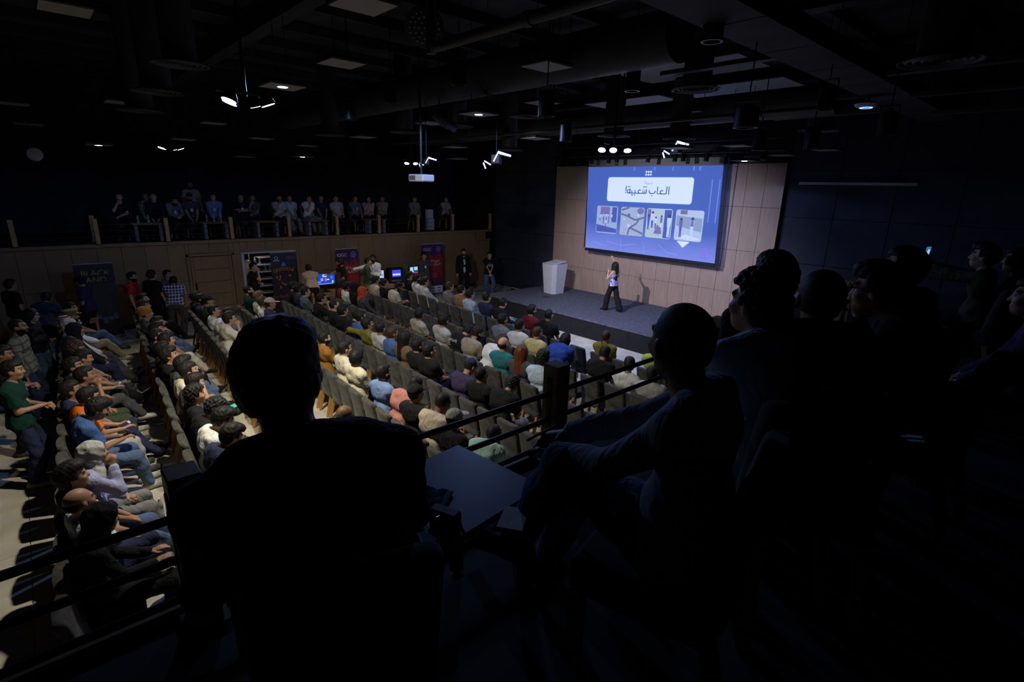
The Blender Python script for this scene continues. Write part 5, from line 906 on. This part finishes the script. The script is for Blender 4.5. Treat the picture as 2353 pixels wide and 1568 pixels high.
# white print on the black tee, and lettering on the black tee in the third row
for k, (tx, s, z) in enumerate((('1041', .13, 1.22), ('- - - -', .06, 1.32))): lettering(tx, s, INKW, STAND[18], Matrix.Translation((0,.152,z))@Matrix.Rotation(PI, 4, 'Z')@Matrix.Rotation(PI/2, 4, 'X'), 'shirt_print')
off = [o for o in COL.objects if 'black printed tee' in str(o.get('label', ''))][0]
p = lib('S11')['pose']; c = p.chest+p.R@V3(0,-.155,.03); Rm = Matrix([list(r)+[0] for r in p.R]+[[0,0,0,1]]); lettering('OFFLIME', .075, INKW, off, Matrix.Translation(c)@Rm@Matrix.Rotation(PI/2, 4, 'X'), 'shirt_print')
# ---- the presenter
PRES = build_human(Pose('stand', lean=.03, wr=(.10,.2,1.8), pr=(1,.2,.1), hr=(-.1,.2,1), wl=(-.08,.22,1.36), pl=(-.5,-.3,-1), hl=(.3,.1,1), head=(-.75,.15,0), ar=(.16,-.24,.08), al=(-.06,.26,.08), kr=(.1,1,.1), kl=(-.1,1,.1), curl=1.3, wide_leg=True, sh=.88, stout=.86), h=.008)
p = PRES['pose']; f = Field(p.lo, p.hi, .008); torso(f, p, .01); q0 = p.P-p.R@V3(0,0,.05); f.cap(q0-V3(.075,0,0), q0+V3(.075,0,0), .115, k=.04); f.cut(p.chest+p.R@V3(0,0,.02), p.R@V3(0,.1,1)); f.cut(p.P+V3(0,0,-.02), (0,0,-1)); v_, q_ = net_mesh('top', f, 0); PRES['shirt_short'] = mesh_np('strapless_top', v_, q_)
pres = person('P', (-9.9,13.28,.57), math.radians(88), 'print', long=False, hair='verylong', hc='k', skin=0, trousers='black', shoes='black', label='presenter in printed top and wide black trousers pointing at the screen', scale=.9, data=PRES)
pp = PRES['pose']; w = pp.W[-1]+pp.hd[-1]*.07; mic = thing('microphone', pres.matrix_world@Vector(w) if False else (0,0,0))
pres_M = Matrix.Translation((-9.9,13.28,.57))@Matrix.Rotation(math.radians(88), 4, 'Z')@Matrix.Scale(.9, 4)
mic.location = pres_M@Vector(w); tag(mic, 'black handheld microphone at the presenter\'s mouth', 'microphone'); MB().tube([(-.06,-.03,-.14),(0,0,0)], [.013,.018], 10).build('handle', MT['blackmetal'], mic, True); MB().prof([(.001,-.028),(.02,-.02),(.027,0),(.02,.02),(.001,.028)], (.4,.2,.9), (.01,.005,.03), 14).build('mesh_head', MT['grey'], mic, True)
w = pp.W[1]+pp.hd[1]*.1; rm = tag(MB().tube([(0,0,-.05),(-.03,.01,.12)], .012, 8).build('remote_control', MT['black'], None, True, pres_M@Vector(w)), 'small dark remote in the presenter\'s raised hand', 'remote')
# ---- far gallery: people at tables behind the balustrade
G = [(2.14,'S3','black',dict(skin=0),'black tee, hand at chin'), (2.84,'S1','beigeplaid',dict(long=1),'pale patterned top'), (2.98,'S1','black',dict(long=1,skin=0),'dark suit over pale shirt'), (3.52,'S5','grey',dict(long=1,lany=1,beard=1),'grey jacket with badge'), (3.95,'S1','dgrey',dict(lany=1,hair='cap',wear='black',beard=1),'dark top and cap'), (4.67,'S1','denim',dict(long=1,lany=1,skin=0),'blue shirt and tie'), (5.45,'S6','black',dict(lany=1),'black top, arms folded'), (5.87,'S3','dgrey',{},'charcoal top'), (6.67,'S3','lgrey',dict(beard=1),'light grey tee, hand at chin'), (7.16,'S2','paleblue',dict(trousers='grey'),'pale blue tee'), (7.71,'S3','white',dict(trousers='grey'),'white tee, hand at forehead'), (8.28,'S1','navy',{},'navy top'), (8.82,'S10','lgrey',{},'grey tee, turned aside'), (9.65,'S1','slate',dict(lany=1),'slate tee'), (10.06,'S3','rose',dict(long=1,hair='long'),'dusky rose top'), (10.79,'S3','taupe',dict(long=1),'taupe sweater'), (12.16,'S1','grey',{},'grey top beside a white box'), (13.93,'S1','lgrey',{},'pale top near the stage end')]
for k, (y, pose, shirt, kw, desc) in enumerate(G):
    kw = {a: (bool(b) if a in ('beard','long','lany','glasses') else b) for a, b in kw.items()}; kw.setdefault('hair', 'short'); rz = math.radians(-90-random.uniform(-12,25))
    x = XL-1.15-.25*(k % 2); fw = Vector((-math.sin(rz), math.cos(rz)))
    person(pose, (x,y,ZB), rz, shirt, label='gallery visitor in %s, %s from the left' % (desc, ORD[k+1]), group='seated gallery visitors', **kw); chair(x, y, rz, 'dark gallery chair, %s from the left behind the balustrade' % ORD[k+1], 'gallery chairs', ZB)
person('T1', (XL-2.4,4.25,ZB), math.radians(-95), 'beige', hair='short', beard=True, label='standing gallery visitor in beige behind the seated ones', group='seated gallery visitors')
def gtable(y, n):
    t = thing('gallery_table', (XL-.48,y,ZB), 0, 'low pale trestle table on the far gallery, %s from the left' % ORD[n], 'table', 'gallery tables'); MB().box((0,0,.5), (.5,.75,.035), .006).build('table_top', MT['tabletop'], t)
    for s in (-1,1): MB().box((0,s*.3,.24), (.36,.09,.48), .006).build('trestle', mat('grey_board', (.2,.2,.21), .6), t)
for n, y in enumerate((2.62,4.4,5.95,7.65,9.95)): gtable(y, n+1)
for k, (dy, tb) in enumerate(((-.2,0),(.05,0),(-.2,1),(0,1),(.2,1))): bottle((XL-.48,(2.62,4.4)[tb]+dy,ZB+.518), '%s small bottle from the left on the far gallery tables' % ORD[k+1], group='gallery bottles')
tag(MB().box((XL-1.0,12.75,ZB+.66), (.2,.28,.36), .01).box((XL-1.0,12.75,ZB+.24), (.3,.3,.48)).build('carton', MT['white']), 'pale carton standing on the far gallery near its right end', 'box')
# ---------------------------------------------------------------- near gallery: people in silhouette, their table and belongings
GZ = 2.59                                    # seats stand on a low step behind the rail
def fg_person(label, head_at, rz, pose, scale=1.0, h=.0075, **kw):
    """seat a figure so that its head centre is at head_at"""
    d = build_human(Pose(**pose), h=h); Hl = Vector(d['pose'].H)*scale; Rm = Matrix.Rotation(rz, 3, 'Z'); o = Rm@Hl
    loc = (head_at[0]-o.x, head_at[1]-o.y, head_at[2]-o.z); kw.setdefault('hair', 'short')
    return person('F', loc, rz, label=label, scale=scale, data=d, **kw), d, loc
FG = []
def fg(label, head_at, deg, pose, **kw):
    r = fg_person(label, head_at, math.radians(deg), pose, **kw); FG.append(r); t, d, loc = r
    n = len(FG); chair(loc[0], loc[1], math.radians(deg), 'dark chair on the near gallery, %s from the left' % ORD[n], 'near gallery chairs', loc[2]+.0); return r
fg('large silhouetted person in black seen from behind, blocking the lower left', (-1.28,.40,3.745), 72, dict(lean=-.08,slump=.4,sh=1.17,stout=1.25,drop=.035,side=-.14,wr=(.16,.3,.66),wl=(-.2,.28,.66),head=(-.45,.0,0)), scale=1.06, shirt='black', long=True, hair='short', hc='k', trousers='black', skin=2, beard=True)
fg('person with shaved head in dark grey denim shirt, jeans knee raised', (-.80,1.44,3.755), 104, dict(lean=-.04,slump=.4,sh=1.15,stout=1.22,ar=(.12,.5,.16),al=(-.12,.52,.38),kl=(-.1,.3,1),wr=(.05,.4,.8),wl=(-.08,.38,.78),head=(-.75,-.03,0)), shirt='chambray', long=True, hair='crop', hc='k', trousers='jeans', skin=3, beard=True)
fg('person with curly hair and white collar, profile towards the stage', (-.90,2.2,3.765), 60, dict(lean=-.22,slump=.5,sh=1.05,wr=(.1,.5,.83),wl=(-.12,.48,.8),head=(.35,.05,0)), shirt='paleblue', long=True, hair='curly', trousers='navy', skin=1)
fg('person in dark top with an ear and neck catching light', (-.74,2.40,3.79), 35, dict(lean=-.3,slump=.6,wr=(.1,.5,.75),wl=(-.1,.5,.75),head=(.1,.05,.1)), shirt='black', long=True, hair='crop', trousers='black', skin=1, beard=True)
fg('person whose dark hair shows behind the curly-haired one', (-1.06,2.74,3.79), 40, dict(lean=-.1,slump=.4), shirt='black', long=True, hair='full', trousers='black', skin=1)
fg('person in glasses with hand at mouth at the right', (-.70,3.12,3.76), 88, dict(lean=-.35,slump=.6,wr=(.05,.3,1.0),pr=(.5,.2,-1),hr=(-.2,.3,1),head=(.05,-.1,0),curl=1.2), shirt='black', long=True, hair='full', trousers='black', skin=1, glasses=True)
fg('person with lit forehead behind the one in glasses', (-.76,3.85,3.80), 85, dict(lean=-.1,slump=.4,head=(0,.1,0)), shirt='black', long=True, hair='short', trousers='black', skin=1)
fg('distant person at the right edge holding up a glowing phone', (-.80,7.42,3.65), 88, dict(lean=-.05,wr=(.0,.5,1.12),wl=(-.04,.5,1.1),hr=(-.2,.3,1),hl=(.2,.3,1),curl=1.1,head=(0,.02,0)), shirt='forest', long=True, hair='full', trousers='black', skin=0)
fg('dim person in profile cut by the right edge', (-.22,4.85,3.60), 95, dict(lean=-.05,slump=.4), shirt='purple', long=True, hair='short', trousers='black', skin=1)
fg('dim face behind the phone holder at the far right', (-.55,7.6,3.62), 85, dict(lean=.0,slump=.4), shirt='black', long=True, hair='short', trousers='black', skin=1)
# phone held up, with a lit screen towards its owner
def fpoint(i, l): t, d, loc = FG[i]; return Matrix.Translation(loc)@Matrix.Rotation(t.rotation_euler.z, 4, 'Z')@Matrix.Scale(t.scale[0], 4)@Vector(l)
def phone(loc, R, label, lit=None, s=1.0):
    t = thing('smartphone', loc, 0, label, 'phone', 'phones'); t.rotation_euler = R; t.scale = (s,)*3
    MB().box((0,0,0), (.074,.009,.152), .004).build('casing', MT['blackglass'], t)
    if lit: MB().box((0,-.0052,0), (.066,.001,.14)).build('lit_display', glow('phone_'+str(lit), lit, 1.0), t); MB().box((.008,-.0062,.01), (.03,.001,.06)).build('display_picture', glow('phone_pic', (.35,.6,.9), 1.0), t)
    return t
w = FG[7][1]['pose']; phone(fpoint(7, (w.W[1]+w.W[-1])/2+V3(0,.03,.13)), (0.1,0,math.radians(62)), 'glowing phone held upright at the right edge', (.03,.16,.34))
w = FG[1][1]['pose']; phone(fpoint(1, (w.W[1]+w.W[-1])/2+V3(0,.08,.02)), (.9,0,math.radians(100)), 'dark phone in the hands of the shaved-headed person')
w = FG[1][1]['pose']; tag(MB().prof([(.034,-.012),(.038,0),(.034,.012)], tuple((w.W[1]-w.E[1])), n=18, cap=False).build('wristband', glow('band_blue', (.03,.12,.5), .25), None, True, fpoint(1, w.W[1]-(w.W[1]-w.E[1])*.08)), 'wristband with a tiny blue light on the seated wrist', 'wristband')
w = FG[2][1]['pose']; wt = thing('wristwatch', fpoint(2, w.W[1]-(w.W[1]-w.E[1])*.1), math.radians(60), 'metal wristwatch on the arm resting on the rail', 'watch'); MB().prof([(.036,-.01),(.04,0),(.036,.01)], tuple(w.W[1]-w.E[1]), n=18, cap=False).build('strap', MT['grey'], wt, True); MB().prof([(.02,0),(.021,.008),(.001,.009)], (0,-.3,1), (0,0,.036), 16).build('dial', MT['blackglass'], wt, True)
# low table with belongings
lt = thing('gallery_low_table', (-1.47,.96,ZB), math.radians(6), 'dark low table on the near gallery between the two nearest people', 'table')
MB().box((0,0,.615), (.5,.72,.03), .006).build('table_top', mat('navy_laminate', (.13,.16,.26), .4, .15), lt); 
for a in (-1,1):
    for b in (-1,1): MB().box((a*.21,b*.31,.3), (.05,.05,.6), .004).build('leg', MT['black'], lt)
TZ0 = ZB+.632
pk = thing('snack_packet', (-1.50,.93,TZ0), math.radians(35), 'crinkled dark plastic packet lying on the near table', 'packet')
v = []; fcs = []
for i in range(9):
    for j in range(6): v.append((-.09+.0225*i, -.055+.022*j, .006+.014*math.sin(i*2.1+j)*math.sin(j*1.7)**2*(1-abs(i-4)/4.2)+.004))
for i in range(8):
    for j in range(5): fcs.append((i*6+j, i*6+j+1, (i+1)*6+j+1, (i+1)*6+j))
MB().add(v, fcs).build('foil', mat('glossy_foil', (.03,.03,.05), .15, .2, spec=.8), pk, True); MB().box((.1,0,.006), (.02,.11,.006), .001).box((-.1,0,.006), (.02,.11,.006), .001).build('crimped_seal', mat('clear_foil', (.15,.18,.25), .15, spec=.8), pk)
ky = thing('camera_with_strap', (-1.30,.90,TZ0), math.radians(20), 'small dark camera with a coiled strap on the near table', 'camera'); MB().box((0,0,.03), (.11,.05,.06), .008).build('camera_body', MT['black'], ky); MB().prof([(.024,0),(.026,.03),(.02,.034)], (0,-1,.15), (0,-.025,.03), 18).build('lens', MT['blackglass'], ky, True)
MB().tube([(.055,0,.03),(.1,-.03,.01),(.11,-.1,.006),(.03,-.15,.006),(-.06,-.14,.006),(-.11,-.08,.006),(-.09,-.02,.01),(-.055,0,.03)], .007, 6).build('strap', mat('navy_strap', (.02,.03,.12), .6), ky, True)
tag(MB().box((-1.42,.68,TZ0+.012), (.15,.1,.024), .004, Matrix.Rotation(.5, 3, 'Z')).build('wallet', MT['black']), 'black flat case lying on the near table edge', 'case')
tag(MB().box((-1.17,1.10,TZ0+.006), (.09,.13,.004), .0005, Matrix.Rotation(.6, 3, 'Z')).build('paper_card', MT['paper']), 'small pale card at the right end of the near table', 'card')
t = thing('folded_phone', (-.29,2.12,3.42), 0, 'dark phone glinting in a lap at lower right', 'phone'); MB().box((0,0,0), (.09,.14,.012), .003, Matrix.Rotation(.7, 3, 'Z')).build('casing', MT['blackglass'], t); MB().box((0,0,.0065), (.07,.02,.001), 0, Matrix.Rotation(.7, 3, 'Z')).box((.02,-.03,.0065), (.05,.012,.001), 0, Matrix.Rotation(.7, 3, 'Z')).build('display_line', glow('dim_phone', (.02,.07,.12), .15), t)
# ---------------------------------------------------------------- belongings among the audience
def find(s): return [o for o in COL.objects if s in str(o.get('label', ''))][0]
def on_person(s, l): o = find(s); M = Matrix.Translation(o.location)@Matrix.Rotation(o.rotation_euler.z, 4, 'Z')@Matrix.Scale(o.scale[0], 4); return M@Vector(l), o.rotation_euler.z
def booklet(s, l, label, col, tilt=.9):
    p, rz = on_person(s, l); t = thing('booklet', p, rz, label, 'booklet', 'booklets'); MB().box((0,0,0), (.15,.21,.006), .001, Matrix.Rotation(tilt-.6, 3, 'X')).build('cover', mat('booklet_'+label[:6], col, .4, .4, 12), t); MB().box((0,0,.005), (.1,.03,.002), 0, Matrix.Rotation(tilt-.6, 3, 'X')).build('cover_title', MT['paper'], t)
mid = lambda n: (lambda p: tuple((p.W[1]+p.W[-1])/2+V3(0,.1,.03)))(lib(n)['pose'])
booklet('black shirt holding a booklet', mid('S9'), 'teal booklet held in the front row', (.02,.16,.25)); booklet('orange tee', mid('S9'), 'dark printed booklet held by the orange tee', (.03,.03,.09)); booklet('charcoal tee holding a green leaflet', mid('S9'), 'green leaflet in the seventh row', (.05,.4,.3)); booklet('black tee holding a leaflet', mid('S9'), 'grey leaflet held in the last row', (.2,.2,.22))
def hold_phone(s, n, label, lit=None): p, rz = on_person(s, mid(n)); phone(p, (.9,0,rz), label, lit)
hold_phone('typing on a phone', 'S4', 'phone held by the cream tee in the second row', (.05,.1,.4)); hold_phone('navy cap and violet tee', 'S4', 'violet glowing phone held under the navy cap', (.2,.08,.5)); hold_phone('bent over a phone', 'S11', 'blue phone held low by the bent figure in row four', (.02,.15,.7)); hold_phone('white shirt, looking at a phone', 'S4', 'phone held by the white shirt in row seven', (.1,.2,.3)); hold_phone('blue tee and jeans holding a phone', 'S4', 'black phone held by the blue tee'); hold_phone('navy tee, holding a phone', 'S4', 'lit phone beside the white shirt in row seven', (.2,.3,.45))
cup = thing('drink_cup', (-7.05,.62,0), 0, 'clear plastic cup of orange juice on the floor', 'cup'); MB().prof([(.001,.002),(.032,.002),(.044,.13),(.042,.13),(.03,.006),(.001,.006)], n=18, cap=False).build('cup', mat('clear_plastic', (.5,.5,.45), .15), cup, True); MB().prof([(.001,.008),(.0335,.008),(.041,.1),(.001,.1)], n=18).build('juice', mat('orange_juice', (.75,.42,.02), .3), cup, True); MB().tube([(.01,0,.02),(.02,.01,.17),(.05,.02,.2)], .004, 6).build('straw', MT['black'], cup)
bottle((-7.45,.68,0), 'water bottle standing on the floor beside the juice cup'); bottle((-14.2,2.2,0), 'water bottle on the floor behind the sixth row')
bp = thing('backpack', (-11.05,.45,.0), math.radians(20), 'dark navy backpack on the floor between the last two rows', 'bag'); f = Field((-.25,-.2,-.02), (.25,.2,.55), .015); f.ell((0,0,.24), (.17,.13,.24), .02); f.ell((0,.1,.17), (.13,.07,.13), .03); f.cut((0,0,0), (0,0,-1)); v_, q_ = net_mesh('pack', f, 1); link('pack_body', mesh_np('pack_body', v_, q_), cloth('slate'), bp)
MB().tube([(-.05,-.02,.46),(-.03,-.03,.52),(.03,-.03,.52),(.05,-.02,.46)], .009, 6).build('top_handle', MT['black'], bp); MB().box((0,.165,.2), (.1,.006,.03), .001).build('white_mark', MT['paper'], bp)
tb = thing('tote_bag', (-14.0,2.25,0), 0, 'slumped black bag on the floor behind the sixth row', 'bag'); f = Field((-.25,-.2,-.02), (.25,.2,.45), .015); f.ell((0,0,.14), (.16,.1,.17), .02); f.cap((0,0,.2), (.03,0,.34), .06, .02, .06); f.cut((0,0,0), (0,0,-1)); v_, q_ = net_mesh('tote', f, 1); link('bag_body', mesh_np('bag_body', v_, q_), cloth('black'), tb); MB().tube([(0,0,.3),(.05,.02,.4),(.08,.0,.3)], .008, 6).build('strap', MT['black'], tb)
wb = thing('shopping_bag', (-5.35,.42,.47), math.radians(15), 'crumpled white patterned bag on an empty seat edge in row eight', 'bag'); f = Field((-.2,-.2,-.02), (.2,.2,.3), .012); f.ell((0,0,.08), (.11,.09,.11), .02); f.ripple(.009, ((40,55,30,0),(-60,20,45,1))); f.cut((0,0,0), (0,0,-1)); v_, q_ = net_mesh('wb', f, 0); link('bag_body', mesh_np('bag_body', v_, q_), check_mat('bag_print', (.6,.58,.52), (.05,.05,.05), (30,)), wb); MB().tube([(-.05,0,.16),(-.03,.02,.22),(.04,.02,.22),(.05,0,.16)], .006, 6).build('handle', MT['paper'], wb)
gb = thing('shoulder_bag', (-6.95,1.72,.6), math.radians(10), 'dark grey bag resting on a lap in the seventh row', 'bag'); gb.location, _r = on_person('black tee with a grey bag', (0,.25,.63)); MB().box((0,0,.06), (.3,.2,.12), .03).build('bag_body', cloth('dgrey'), gb); MB().box((0,0,.125), (.24,.012,.008), .002).build('zip', MT['grey'], gb)
# gift bag with violet foil on a chair of the fourth row
pb = thing('foil_bag', (0,0,0), 0, 'clear bag with violet glints on an empty fourth-row chair', 'bag'); sx, sy = seat_pos(4, 21); pb.location = (sx,sy+.03,.475); f = Field((-.15,-.12,-.02), (.15,.12,.25), .012); f.ell((0,0,.08), (.09,.06,.1), .02); f.ripple(.008, ((60,45,50,0),)); f.cut((0,0,0), (0,0,-1)); v_, q_ = net_mesh('fb', f, 0); link('bag_body', mesh_np('bag_body', v_, q_), mat('violet_foil', (.35,.25,.5), .2, .5, 20), pb); MB().tube([(-.04,0,.15),(0,.01,.2),(.04,0,.15)], .005, 6).build('tie', MT['paper'], pb)
